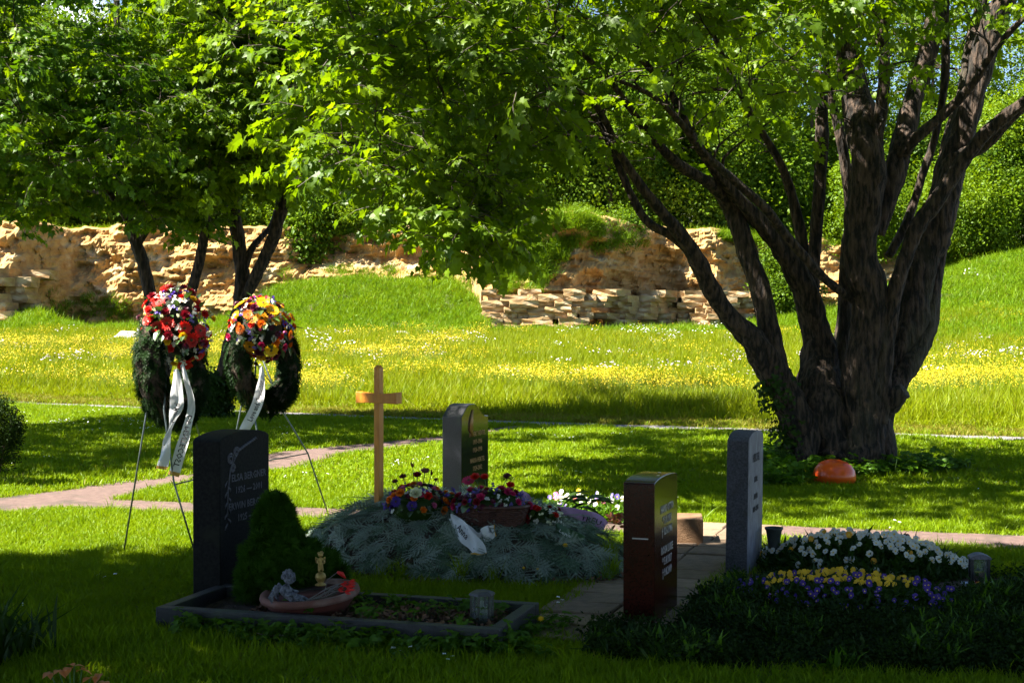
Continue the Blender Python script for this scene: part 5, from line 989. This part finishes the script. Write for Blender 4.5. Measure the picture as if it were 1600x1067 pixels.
# lit pansies behind the mound
random.seed(21)
pb = thing('pansy_bed', 'sunlit bed of yellow, white and violet pansies directly behind the mound', 'flower bed', G(925, 812), (0, 0, GA))
fol = [];
for k in range(420): fol.append((random.uniform(-.38, .34), random.uniform(-.22, .42), random.uniform(0, .10)))
WD = [tuft(14, .05, .03, .09, .018, 'weed_leaf', .6) for _ in range(3)]
DWD = [tuft(16, .05, .03, .08, .014, 'dark_weed', .7) for _ in range(3)]
o = scatter('foliage', fol, rz(len(fol), .4), rng.uniform(.7, 1.3, len(fol)), WD, pb); o['kind'] = 'stuff'
for k in range(60): x, y = random.uniform(-.38, .34), random.uniform(-.2, .42); link('pansy', fmesh('pansy', random.choice(('yellow', 'white', 'white', 'violet', 'white', 'pink')), 'yellow_centre'), pb, loc=(x, y, random.uniform(.10, .19)), rot=orient(Vector((-.3, -1, .7)) + rv(.3), random.gauss(0, .3)), scale=random.uniform(.018, .028))
for k in range(2):
    pass
mb = MB(); 
for k in range(26): add_leaf(mb, rv(.025) + Vector((0, 0, .06)), rv() + Vector((0, 0, .5)), rv() + Vector((0, -.5, .5)), .05, OVAL)
leafmat('rust_leaf', (.16, .05, .025), (.28, .10, .05), .3, .05, nscale=5); o = mb.build('dried_flowerhead', 'rust_leaf', loc=P(963, 812, 9.9) - Vector((0, 0, .05))); tag(o, 'withered rust brown flower head between the pansies and the red granite headstone', 'flower')
# ------------------------------------------------------------ grave goods on the left grave
random.seed(31)
mat('terracotta', (.13, .05, .038), (.19, .08, .06), 8, .85, .3, 120, c3=(.25, .17, .15), c3scale=4); mat('terracotta_side', (.08, .015, .01), (.12, .03, .02), 8, .85)
bc = P(487, 940, 7.42); bc.z = .06; bowl = thing('terracotta_bowl', 'wide shallow terracotta planting bowl in front of the dwarf conifer', 'bowl', bc, (.05, -.075, 0))
mb = MB(); mb.lathe([(.17, 0), (.225, .07), (.238, .105), (.24, .106)], 48); mb.build('body', 'terracotta_side', bowl, True)
mb = MB(); mb.lathe([(.228, .094), (.256, .096), (.262, .112), (.256, .130), (.236, .131), (.226, .118), (.224, .09)], 48); mb.build('rim', 'terracotta', bowl, True)
mb = MB(); mb.lathe([(.001, .085), (.12, .11), (.232, .09)], 24); mb.build('soil', 'soil', bowl, True)
# dwarf conifer
leafmat('conifer_leaf', (.010, .04, .003), (.06, .14, .010), .15, .01, nscale=5)
mb = MB()
for k in range(70): v = rv(); v = v.normalized() * .05 * random.random() ** .3; d = v.normalized(); s = d.orthogonal().normalized() * .0035; mb.add([v * .3 - s, v * .3 + s, v + d * .02], [(0, 1, 2)])
CON = [proto('conifer_tuft', mb, ['conifer_leaf'])]
cc = P(430, 935, 7.78); cc.z = .05; con = thing('dwarf_conifer', 'dense dark green dwarf conifer growing against the left headstone', 'conifer', cc)
pts = []
blobs = []
for k in range(74):
    t = random.random() ** 1.15; z = .06 + t * .53; r = (.155 * (1 - t) ** .75 + .012) * random.uniform(.75, 1.2); a = random.uniform(0, 6.28); blobs.append((math.cos(a) * r, math.sin(a) * r, z, random.uniform(.035, .062) * (1.15 - .5 * t)))
for cx, cy, cz, R in ((.17, -.04, .22, .15), (.26, .0, .17, .12), (-.06, -.12, .16, .12), (.07, -.14, .14, .13)):
    for k in range(16): v = rv().normalized() * R * random.uniform(.5, 1); blobs.append((cx + v.x, cy + v.y, max(.03, cz + v.z * .7), random.uniform(.03, .055)))
for bx, by, bz, br in blobs:
    for k in range(34): v = rv().normalized() * br * random.random() ** .4; pts.append((bx + v.x, by + v.y, max(.01, bz + v.z)))
o = scatter('foliage', pts, rz(len(pts), 1), rng.uniform(.55, 1.0, len(pts)), CON, con); o['kind'] = 'stuff'; mb = MB(); mb.tube([(0, 0, -.02), (0, 0, .25), (0, 0, .5)], [.018, .012, .004], 7); mb.build('trunk', 'bark', con)
# skinned figures
def skin(name, pts, edges, radii, m, parent=None, loc=None, rot=None, scale=None, sub=2):
    me = bpy.data.meshes.new(name); me.from_pydata(pts, edges, []); o = link(name, me, parent, loc, rot, scale); me.materials.append(MATS[m]); md = o.modifiers.new('skin', 'SKIN'); 
    if not me.skin_vertices: 
        bm = bmesh.new(); bm.from_mesh(me); bm.verts.layers.skin.verify(); bm.to_mesh(me)
    for i, r in enumerate(radii): me.skin_vertices[0].data[i].radius = (r, r) if not hasattr(r, '__len__') else r
    me.skin_vertices[0].data[0].use_root = True; s = o.modifiers.new('sub', 'SUBSURF'); s.levels = sub; s.render_levels = sub; md.use_smooth_shade = True; return o
mat('figurine_grey', (.11, .115, .15), (.30, .31, .38), 90, .75, 1, 120, c3=(.06, .065, .08), c3scale=45, c3lo=.5, c3hi=.6); mat('gilt', (.30, .19, .05), (.46, .32, .10), 40, .45, .3, 120, metal=.5)
ap = P(458, 935, 7.25); ap.z = .155
ang = thing('cherub_figurine', 'grey stone cherub with folded arms reclining on the rim of the terracotta bowl', 'figurine', ap, (0, .06, -.15)); ang.scale = (1.15, 1.15, 1.15)
# body lies along +x, head at -x
B = [(-.035, 0, .012), (-.045, 0, .045), (-.040, 0, .068), (-.030, -.002, .085), (0, -.012, .018), (.035, -.018, .014), (.070, -.018, .004), (.088, -.018, .008), (0.0, .014, .020), (.035, .018, .020), (.072, .018, .006), (.09, .018, .012), (-.04, -.026, .058), (-.022, -.040, .040), (.006, -.030, .044), (-.04, .026, .060), (-.018, .036, .044), (.008, .02, .048), (.018, -.022, .044), (.016, .012, .05)]
E = [(0, 1), (1, 2), (2, 3), (0, 4), (4, 5), (5, 6), (6, 7), (0, 8), (8, 9), (9, 10), (10, 11), (2, 12), (12, 13), (13, 14), (14, 18), (2, 15), (15, 16), (16, 17), (17, 19)]
skin('body', B, E, [.026, .027, .018, .012, .020, .017, .010, .009, .020, .017, .010, .009, .014, .011, .008, .014, .011, .008, .006, .006], 'figurine_grey', ang)
hd = MB(); hd.ball((-.022, -.006, .112), .027, 16, 12, (1, .95, 1.08)); hd.ball((.004, -.010, .108), .005, 8, 6, (1, .7, .9)); hd.ball((-.002, -.020, .104), .007, 8, 6); hd.ball((-.002, .004, .104), .007, 8, 6); hd.ball((.0, -.008, .098), .005, 8, 5, (.8, 1.2, .5)); hd.ball((-.024, -.033, .109), .006, 8, 5, (1, .5, 1.2)); hd.build('head', 'figurine_grey', ang, True)
hr = MB()
for k in range(46):
    v = rv().normalized()
    if v.x > .55 and v.z < .5: continue
    if v.z < -.5: continue
    hr.ball(Vector((-.025, -.004, .116)) + Vector((v.x * .027, v.y * .028, v.z * .028)), .0085, 7, 5, (1, 1, 1), .3)
hr.build('hair', 'figurine_grey', ang, True)
for sg in (-1, 1):
    wb = MB()
    for k in range(6): wb.tube([(-.06, sg * .014, .06), (-.078 - .004 * k, sg * (.024 + .003 * k), .072 - .010 * k), (-.088 + .002 * k, sg * (.03 + .002 * k), .05 - .012 * k)], [.006, .009, .003], 6)
    wb.build('wing', 'figurine_grey', ang, True)
gp_ = P(501, 915, 7.5); gp_.z = P(501, 914, 7.5).z
gl = thing('cherub_figurine', 'gilded cherub standing on a round ball pedestal at the right edge of the conifer', 'figurine', gp_, (0, 0, .2))
mb = MB(); mb.lathe([(.001, 0), (.030, 0), (.030, .006), (.022, .010), (.014, .016), (.024, .028), (.029, .044), (.025, .060), (.012, .070), (.001, .071)], 24); mb.build('pedestal', 'gilt', gl, True)
B = [(0, 0, .105), (0, 0, .125), (0, 0, .140), (0, 0, .150), (-.007, -.004, .088), (-.008, -.008, .070), (.008, 0, .088), (.010, -.010, .076), (-.016, -.004, .135), (-.020, -.014, .120), (-.008, -.020, .126), (.016, -.004, .135), (.020, -.012, .120), (.012, -.020, .118)]
E = [(0, 1), (1, 2), (2, 3), (0, 4), (4, 5), (0, 6), (6, 7), (2, 8), (8, 9), (9, 10), (2, 11), (11, 12), (12, 13)]
skin('body', B, E, [.012, .012, .009, .006, .008, .006, .008, .006, .0055, .0045, .004, .0055, .0045, .004], 'gilt', gl)
mb = MB(); mb.ball((0, -.002, .163), .014, 14, 10); mb.ball((0, -.016, .161), .003, 6, 5)
for k in range(18): v = rv().normalized(); mb.ball(Vector((0, 0, .166)) + Vector((v.x, abs(v.y), abs(v.z))) * .013, .005, 6, 4)
mb.build('head', 'gilt', gl, True)
for sg in (-1, 1): mb = MB(); mb.tube([(sg * .005, .010, .132), (sg * .022, .018, .142), (sg * .026, .020, .118)], [.004, .008, .002], 6); mb.build('wing', 'gilt', gl, True)
# red cloth tulips on the rim
mat('red_cloth', (.50, .006, .004), (.62, .012, .008), 20, .6); mat('faded_stem', (.11, .13, .12), (.17, .12, .13), 12, .6)
tu = thing('artificial_tulips', 'bunch of bright red artificial tulips with grey green stems laid across the bowl rim', 'flowers', P(480, 938, 7.2))
tb = P(480, 938, 7.2)
for k in range(9):
    a = P(478 + k * 4, 938 - k * .8, 7.2); b = P(540 - k * 2.5, 915 + random.uniform(-7, 9), 7.17 + random.uniform(-.03, .03)); mb = MB(); mid = a.lerp(b, .5) + Vector((0, 0, random.uniform(-.004, .02))); mb.tube([a - tb, mid - tb, b - tb], .0022, 5); mb.build('stem', 'faded_stem', tu)
for k, (x, y, s) in enumerate(((548, 917, .026), (538, 912, .020), (550, 909, .020), (533, 921, .018), (544, 924, .02))):
    mb = MB(); p = P(x, y, 7.15 + .02 * (k % 2)) - tb
    for i in range(7): a = 6.283 * i / 7; d = Vector((math.sin(k) * .2, math.cos(a), math.sin(a))); mb.add([p - Vector((s, 0, 0)), p - Vector((s * .2, 0, 0)) + d * s * .62 + Vector((0, math.sin(a) * s * .4, -math.cos(a) * s * .4)), p + Vector((s * .9, 0, 0)) + d * s * .75, p - Vector((s * .2, 0, 0)) + d * s * .62 - Vector((0, math.sin(a) * s * .4, -math.cos(a) * s * .4))], [(0, 1, 2, 3)])
    mb.build('tulip', 'red_cloth', tu)
mb = MB(); a = P(515, 884, 7.4); b = P(530, 889, 7.38); c_ = P(541, 899, 7.36)
tg_ = thing('artificial_tulip', 'single red artificial tulip on a thin stem leaning out above the bunch', 'flower', P(505, 930, 7.4)); q0 = P(505, 930, 7.4)
mb.tube([Vector((0, 0, 0)), P(512, 905, 7.4) - q0, P(528, 893, 7.38) - q0], .002, 5); mb.build('stem', 'faded_stem', tg_); mb = MB(); mb.tube([P(527, 893, 7.38) - q0, P(534, 896, 7.38) - q0, P(540, 903, 7.38) - q0], [.006, .013, .004], 7); mb.build('tulip', 'red_cloth', tg_, True)
# lantern with candle
mat('lantern_metal', (.045, .05, .042), (.08, .085, .07), 40, .45, .3, 80, metal=.3); mat('lantern_top', (.03, .03, .04), (.05, .05, .06), 40, .5); mat('candle', (.18, .21, .17), rough=.5); mat('candle_white', (.6, .6, .55), rough=.5)
def glass_mat(name, col, rough=.05):
    m = bpy.data.materials.new(name); m.use_nodes = True; b = m.node_tree.nodes['Principled BSDF']; b.inputs['Base Color'].default_value = (*col, 1); b.inputs['Specular IOR Level'].default_value = .2; b.inputs['Transmission Weight'].default_value = .95; b.inputs['Roughness'].default_value = rough; b.inputs['IOR'].default_value = 1.1; MATS[name] = m
glass_mat('lantern_glass', (.8, .85, .85))
lp_ = G(753, 966, .09); lz = .075; lan = thing('grave_lantern', 'small six sided metal candle lantern standing in the kerbed soil bed', 'lantern', (lp_.x, lp_.y, lz), (0, 0, .25))
R6 = .056; H6 = .135
mb = MB(); mb.lathe([(R6 * 1.1, 0), (R6 * 1.1, .012), (R6 * .95, .016)], 6); mb.build('base', 'lantern_metal', lan)
mb = MB(); mb.lathe([(R6 * .98, H6), (R6 * 1.22, H6 + .002), (R6 * 1.16, H6 + .012), (R6 * .75, H6 + .022), (R6 * .3, H6 + .024)], 6); mb.build('roof', 'lantern_top', lan)
for i in range(6):
    a = 6.2832 * i / 6; p = Vector((math.cos(a) * R6, math.sin(a) * R6, 0)); mb = MB(); mb.box((p.x, p.y, .016 + (H6 - .016) / 2), (.010, .010, H6 - .017), Matrix.Rotation(a, 3, 'Z')); mb.build('post', 'lantern_metal', lan)
    a2 = a + math.pi / 6; rr = R6 * math.cos(math.pi / 6); mb = MB(); mb.box((math.cos(a2) * rr, math.sin(a2) * rr, .016 + (H6 - .017) / 2), (.0015, R6 * .82, H6 - .019), Matrix.Rotation(a2, 3, 'Z')); mb.build('pane', 'lantern_glass', lan)
mb = MB(); mb.lathe([(.028, .017), (.029, .07), (.024, .074), (.012, .078), (.010, .105), (.002, .110)], 16); o = mb.build('grave_candle', 'candle', loc=(lp_.x, lp_.y, lz), rot=(0, 0, 0)); tag(o, 'pale candle in a bottle shaped holder inside the six sided lantern', 'candle')
# ------------------------------------------------------------ right hand graves
mat('vase_dark', (.022, .030, .028), (.04, .05, .048), 30, .4); v0 = G(1209, 884); mb = MB(); mb.lathe([(.030, -.05), (.034, 0), (.036, .10), (.041, .17), (.052, .232), (.060, .243), (.060, .252), (.054, .252), (.046, .23), (.03, .12), (.001, .11)], 32); o = mb.build('grave_vase', 'vase_dark', smooth=True, loc=v0); tag(o, 'slim dark green flared grave vase beside the pale headstone', 'vase')
mb = MB(); mb.ball((0, 0, 0), .045, 12, 8, (1.4, .9, .5), .4); o = mb.build('stone', 'pale_rock', smooth=True, loc=G(1208, 888) + Vector((0, -.06, .012))); tag(o, 'smooth pale stone at the foot of the grave vase', 'stone')
def sheet_mound(name, m, cx, cy, rx, ry, h, parent=None, base=None):
    vs = []; fs = []; nx = 30; ny = 20
    for i in range(nx):
        for j in range(ny): x = (i / (nx - 1) * 2 - 1); y = (j / (ny - 1) * 2 - 1); r = math.sqrt(x * x + y * y); vs.append((cx + x * rx * 1.0, cy + y * ry, h * max(-.05, 1 - r ** 2.4)))
    for i in range(nx - 1):
        for j in range(ny - 1): fs.append((i * ny + j, (i + 1) * ny + j, (i + 1) * ny + j + 1, i * ny + j + 1))
    mb = MB(); mb.add(vs, fs); return mb.build(name, m, parent, True)
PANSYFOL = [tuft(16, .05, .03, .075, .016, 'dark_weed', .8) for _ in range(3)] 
def flowerbed(label, c, rx, ry, h, cols, n, seed, cond=None, size=(.021, .028), nf=900, z0=.0, folp=None):
    random.seed(seed); r = thing('pansy_bed', label, 'flower bed', c, (0, 0, GA)); sheet_mound('soil', 'soil', 0, 0, rx, ry, h * .8, r); P_ = []
    def hz(x, y): return h * max(0, 1 - math.sqrt((x / rx) ** 2 + (y / ry) ** 2) ** 2.4)
    for k in range(nf): a = random.uniform(0, 6.283); q = math.sqrt(random.random()); x, y = math.cos(a) * rx * q, math.sin(a) * ry * q; P_.append((x, y, hz(x, y) * .85))
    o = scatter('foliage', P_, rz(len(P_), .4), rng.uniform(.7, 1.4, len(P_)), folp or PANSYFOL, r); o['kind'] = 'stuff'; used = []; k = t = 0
    while k < n and t < 8000:
        t += 1; x, y = random.uniform(-rx, rx), random.uniform(-ry, ry); q = math.hypot(x / rx, y / ry)
        if q > 1: continue
        col = cols(x / rx, y / ry)
        if col is None: continue
        s = random.uniform(*size)
        if any(abs(x - a) < s * .9 and abs(y - b) < s * 1.5 for a, b in used): continue
        used.append((x, y)); k += 1; link('pansy', fmesh('pansy', col, 'yellow_centre' if col != 'yellow' else 'flower_centre'), r, loc=(x, y, hz(x, y) + random.uniform(.04, .075)), rot=orient(Vector((x / rx * .5 - .2, -.9 + y / ry * .2, .75)) + rv(.28), random.gauss(0, .3)), scale=s)
    return r
def cw(x, y):
    if y > .45: return random.choice(('white', 'brown', 'purple', 'gold', 'burgundy', 'white', None))
    if y < -.35 and random.random() < .55: return None
    return 'white' if random.random() < .93 else 'gold'
g1 = G(1358, 897); flowerbed('rounded grave bed packed with white pansies, brown and purple ones along its back', (g1.x, 9.12, 0), .66, .46, .17, cw, 215, 41, nf=1300)
def cy(x, y):
    b = .15 + .12 * mnoise.noise(Vector((x * 3, 0, 3)))
    if -.68 < x < .50 and b - .45 < y < b + .55: return 'yellow' if random.random() < .88 else 'purple'
    if random.random() < .45: return 'purple'
    return None
g2 = G(1345, 962); flowerbed('low bed with golden yellow pansies above deep purple ones, nearest on the right', (g2.x, 7.95, 0), .68, .44, .11, cy, 250, 43, size=(.015, .022), nf=1100)
# right lantern
ln = G(1530, 921); lan = thing('grave_lantern', 'dark arched grave lantern standing between the pansy beds and the right edge', 'lantern', ln, (0, 0, -.1))
mat('lantern_black', (.012, .012, .018), (.025, .025, .035), 30, .35); mat('lantern_cap', (.10, .10, .13), (.16, .16, .20), 60, .7, .4, 120); glass_mat('red_glass', (.5, .05, .04))
mb = MB(); mb.box((0, 0, .012), (.15, .12, .024)); bevel_obj(mb.build('base', 'lantern_cap', lan), .003)
mb = MB(); 
for x in (-.047, .047):
    for y in (-.035, .035): mb2 = MB(); mb2.box((x, y, .105), (.014, .014, .16)); mb2.build('post', 'lantern_black', lan)
mb = MB(); mb.box((0, 0, .034), (.108, .084, .018)); mb.build('sill', 'lantern_black', lan)
mb = MB(); n = 10; vs = []
for y in (-.048, .048):
    vs += [(-.06, y, .186)] + [(-.06 + .12 * i / n, y, .198 + .020 * math.sin(math.pi * i / n)) for i in range(n + 1)] + [(.06, y, .186)]
k = n + 3; mb.add(vs, [tuple(range(k)), tuple(reversed(range(k, 2 * k)))] + [((i + 1) % k, i, k + i, k + (i + 1) % k) for i in range(k)]); bevel_obj(mb.build('roof', 'lantern_cap', lan), .002)
for y in (-.036, .036): mb = MB(); mb.box((0, y, .113), (.08, .002, .138)); mb.build('pane', 'lantern_glass', lan)
for x in (-.047, .047): mb = MB(); mb.box((x, 0, .113), (.002, .056, .138)); mb.build('pane', 'lantern_glass', lan)
mb = MB(); mb.lathe([(.026, .0435), (.028, .10), (.026, .105), (.001, .105)], 14); o = mb.build('grave_candle', 'red_glass', loc=ln); tag(o, 'dark red candle inside the arched lantern', 'candle')
mat('blue_white_card', (.55, .62, .85), rough=.5)
for x, sgn, lab in ((1508, 1, 'small bluish white card lying left of the arched lantern'), (1549, -1, 'small bluish white card lying right of the arched lantern')):
    p = G(x, 917); mb = MB(); mb.add([(-.03, -.02, .008), (.03, -.02, .012), (.028, .022, .03), (-.028, .022, .026), (-.03, -.02, .005), (.03, -.02, .009), (.028, .022, .027), (-.028, .022, .023)], [(0, 1, 2, 3), (7, 6, 5, 4), (0, 4, 5, 1), (2, 6, 7, 3)]); o = mb.build('card', 'blue_white_card', loc=p, rot=(.2, .15 * sgn, .3 * sgn)); tag(o, lab, 'card')
# soil below the right-hand planting
sheet('flower_bed_soil', rbed_poly, .006, 'soil', edge=.03)
# dark ground cover
random.seed(51)
n = 6200; x = rng.uniform(.3, 3.6, n); y = rng.uniform(6.2, 8.9, n); k = inpoly(x, y, rbed_poly); lx = (x - g2.x) * GX.x + (y - 7.95) * GX.y; ly = (x - g2.x) * GY.x + (y - 7.95) * GY.y; k &= ((lx / .62) ** 2 + (ly / .36) ** 2 > 1)
lx = (x - g1.x) * GX.x + (y - 9.12) * GX.y; ly = (x - g1.x) * GY.x + (y - 9.12) * GY.y; k &= ((lx / .6) ** 2 + (ly / .4) ** 2 > 1); k &= (y < 8.15) | (rng.random(n) < .12); k &= np.hypot(x - ln.x, y - ln.y) > .30; x, y = x[k], y[k]
nn = vnoise(x, y, 2.2, 8)
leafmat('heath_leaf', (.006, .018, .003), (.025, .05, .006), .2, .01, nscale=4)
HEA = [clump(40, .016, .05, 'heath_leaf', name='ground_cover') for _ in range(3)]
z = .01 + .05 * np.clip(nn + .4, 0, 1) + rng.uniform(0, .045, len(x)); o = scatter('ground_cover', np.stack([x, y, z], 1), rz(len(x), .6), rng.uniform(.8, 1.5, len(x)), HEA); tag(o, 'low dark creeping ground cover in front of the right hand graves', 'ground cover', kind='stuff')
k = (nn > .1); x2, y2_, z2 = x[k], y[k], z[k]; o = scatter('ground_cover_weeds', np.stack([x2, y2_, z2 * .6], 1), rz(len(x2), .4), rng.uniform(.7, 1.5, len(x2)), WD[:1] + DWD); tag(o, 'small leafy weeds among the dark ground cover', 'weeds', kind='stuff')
# weeds along the front of the kerb
FW = []
for k in range(4):
    mb = MB(); mb.cur = 0
    for s_ in range(5):
        st = rv(.03); st.z = 0; top = st + Vector((random.gauss(0, .03), random.gauss(0, .03), random.uniform(.05, .12))); mb.cur = 1; mb.tube([st, top], .0015, 3, cap=False); mb.cur = 0
        for j in range(3): add_leaf(mb, top, Vector((math.cos(j * 2.1 + s_), math.sin(j * 2.1 + s_), .1)), Vector((0, 0, 1)) + rv(.25), random.uniform(.03, .05), [(0, 0), (.3, .2), (.42, .5), (.25, .62), (.2, .85), (0, 1), (-.2, .85), (-.25, .62), (-.42, .5), (-.3, .2)])
    FW.append(proto('weed', mb, ['weed_leaf', 'stem_green']))
q = []; 
for _ in range(210): u = random.uniform(.15, KLEN + .1); v = -abs(random.gauss(0, .07)) - .01; q.append(tuple(kpt(u, v)))
for _ in range(50): q.append(tuple(kpt(KLEN + abs(random.gauss(.03, .1)), random.uniform(-.1, KWID))))
for _ in range(60): q.append(tuple(kpt(random.uniform(.5, KLEN - .1), random.uniform(.08, KWID - .1), .07)))
o = scatter('weeds', q, rz(len(q), .3), rng.uniform(.45, .95, len(q)), FW); tag(o, 'leafy weeds growing along the kerb of the left grave', 'weeds', kind='stuff')
# pale curved root
mat('pale_root', (.30, .24, .17)); rt = [P(398, 988, 7.05), P(420, 992, 7.0), P(443, 992, 6.98), P(457, 1000, 6.95), P(464, 1014, 6.9)]; mb = MB(); mb.tube(catmull([tuple(p) for p in rt], 4), .0035, 6); o = mb.build('dry_stem', 'pale_root', smooth=True); tag(o, 'pale dry curved stem arching in front of the kerbed grave', 'stem')
# dandelions
for i, (x, y, z0, lab) in enumerate(((883, 859, 1, 'yellow dandelion growing out of the right flank of the fir mound'), (818, 894, 0, 'tiny yellow flower low on the front of the mound, left of its twin'), (840, 896, 0, 'tiny orange yellow flower low on the front of the mound, right of its twin'), (845, 975, 0, 'yellow dandelion by the right corner of the kerb'), (1403, 774, 0, 'yellow dandelion in the lawn right of the big tree'), (1540, 898, 0, 'small yellow flower in front of the arched lantern'))):
    p = onm(x, y) if y < 897 and x < 900 else (G(x, y) if y != 975 else P(x, y, 7.1)); 
    if y in (898,): p = P(1528, 919, 8.3)
    base = Vector((p.x, p.y - .01, max(0, p.z - .10))); r = thing('dandelion', lab, 'flower', base, group='dandelions'); top = Vector((0, -.01, p.z - base.z + (.03 if y > 700 else 0))); mb = MB(); mb.tube([(0, 0, 0), top], .002, 5); mb.build('stem', 'stem_green', r); link('flower_head', fmesh('mum', 'yellow'), r, loc=top, rot=orient(Vector((0, -.6, .8))), scale=.02 if i not in (1, 2) else .012)
# grass sprouts through the mound
sprt = [onm(a, b) for a, b in ((627, 898), (632, 902), (725, 890), (770, 903), (950, 860), (955, 890), (945, 905), (600, 905))]
o = scatter('grass_sprouts', [tuple(p + Vector((0, -.03, -.02))) for p in sprt for _ in range(3)], rz(24, .2), rng.uniform(.4, .75, 24), LONG); tag(o, 'green grass tufts poking through the fir branches', 'grass', kind='stuff')
# copper-leaved shoot, bottom left; iris leaves in the corner
leafmat('copper_leaf', (.55, .16, .05), (.65, .26, .09), .3, .08, nscale=8); random.seed(61)
rs = thing('copper_leaved_shoots', 'young plant with coppery orange leaves at the bottom left edge', 'plant', G(115, 1150))
bs = G(115, 1150)
for (x, y) in ((78, 1044), (92, 1040), (108, 1036), (116, 1034), (128, 1040), (142, 1052), (156, 1046), (163, 1058)):
    t = P(x, y + 6, bs.y + random.uniform(-.05, .1)) - bs; mb = MB(); mb.tube([(0, 0, 0), (t.x * .5, t.y * .5, t.z * .6), t], .003, 5); mb.build('stem', 'stem_green', rs)
    for j in range(3): mb = MB(); add_leaf(mb, Vector((0, 0, 0)), Vector((1, 0, 0)), Vector((0, 0, 1)), .05, OVAL, .3, .3); link('leaf', mb.mesh('leaf', 'copper_leaf'), rs, loc=t, rot=(0, random.uniform(-.2, .5), random.uniform(0, 6.28)), scale=random.uniform(.7, 1.1))
n = 30; o = scatter('iris_leaves', np.stack([rng.uniform(-2.7, -2.25, n), rng.uniform(6.2, 6.9, n), np.zeros(n)], 1), rz(n, .1), rng.uniform(1.0, 1.5, n), [tuft(12, .04, .14, .26, .016, 'dark_weed', .25)]); tag(o, 'dark strap shaped leaves in the bottom left corner', 'plant', kind='stuff')
# shrub at the left edge
lb = G(-6, 762); sh = thing('shrub', 'fine twigged dark green shrub cut by the left edge of the frame', 'shrub', lb); mb = MB()
for k in range(9): a = random.uniform(0, 6.28); mb.tube([(0, 0, 0), (math.cos(a) * .08, math.sin(a) * .08, .4), (math.cos(a) * .2, math.sin(a) * .2, .75)], [.012, .008, .003], 5)
mb.build('stems', 'dark_bark', sh); sh.children[0]['kind'] = 'stuff'; p = np.array([q for q in ellp((0, 0, .52), (.26, .26, .36), 340)]); o = scatter('foliage', p, rz(len(p), .6), rng.uniform(.9, 1.5, len(p)), HEA, sh); o['kind'] = 'stuff'
# orange bowl, ivy and herbs at the tree foot
mat('orange_glaze', (.72, .075, .006), (.80, .12, .010), 4, .3, spec=.4, coat=.15); og = G(1303, 757); mb = MB(); mb.lathe([(.001, -.03), (.15, -.03), (.185, .01), (.203, .05), (.207, .065), (.206, .10), (.192, .15), (.155, .20), (.10, .232), (.04, .246), (.001, .248)], 40); o = mb.build('upturned_bowl', 'orange_glaze', smooth=True, loc=og, rot=(-.1, .08, 0)); tag(o, 'glossy orange red upturned bowl lying at the foot of the big tree', 'bowl')
random.seed(71); HERB = FW; q = []
for _ in range(420):
    a = random.uniform(0, 6.283); r = random.uniform(.5, .95); p = Vector((TB.x + .1 + math.cos(a) * r * 1.35, TB.y + .1 + math.sin(a) * r * .9, 0))
    if a > 3.1 or random.random() < .3: q.append(tuple(p))
for _ in range(240): p = G(random.gauss(1215, 18), random.uniform(715, 765)); q.append(tuple(p))
o = scatter('herbs', q, rz(len(q), .3), rng.uniform(.8, 1.7, len(q)), FW); tag(o, 'ground elder and nettles round the foot of the big maple', 'weeds', kind='stuff')
# ivy climbing the stems
def ivy(label, tree, zmin, zmax, sel, n, cat='ivy'):
    tr = [c for c in tree.root.children if c.name.startswith('trunk')][0]; me = tr.data; P_ = []; R_ = []; pol = [p for p in me.polygons if zmin < (p.center.z + tree.base.z) < zmax and p.normal.y < .3 and sel(*[v[0] for v in proj([tuple(Vector(p.center) + tree.base)])])]
    if not pol: return
    for _ in range(n): p = random.choice(pol); c_ = Vector(p.center) + tree.base + rv(.05) + p.normal * random.uniform(.01, .05); P_.append(tuple(c_)); v = p.normal + Vector((0, 0, -.6)) + rv(.5); R_.append(tuple(v.to_track_quat('X', 'Z').to_euler()))
    o = scatter('ivy', P_, R_, rng.uniform(.7, 1.2, n), IV); tag(o, label, cat, kind='stuff')
mb = MB(); 
for k in range(7): add_leaf(mb, rv(.05), Vector((1, 0, -.3)) + rv(.5), Vector((.4, 0, 1)) + rv(.4), .055, [(0, 0), (.35, .1), (.5, .4), (.2, .55), (0, 1), (-.2, .55), (-.5, .4), (-.35, .1)])
IV = [proto('ivy_leaves', mb, ['ivy_leaf'])]
ivy('dark ivy climbing the left edge of the big maple trunk', bt, .1, 2.3, lambda x, y: x < 1222 + max(0, y - 560) * .22 and y > 600, 90)
ivy('dark ivy wrapped round the foot of the leaning left maple', t2_, .0, .75, lambda x, y: y > 590, 520); ivy('ivy round the foot of the maple behind the left wreath', t1, .0, .6, lambda x, y: y > 600, 200)
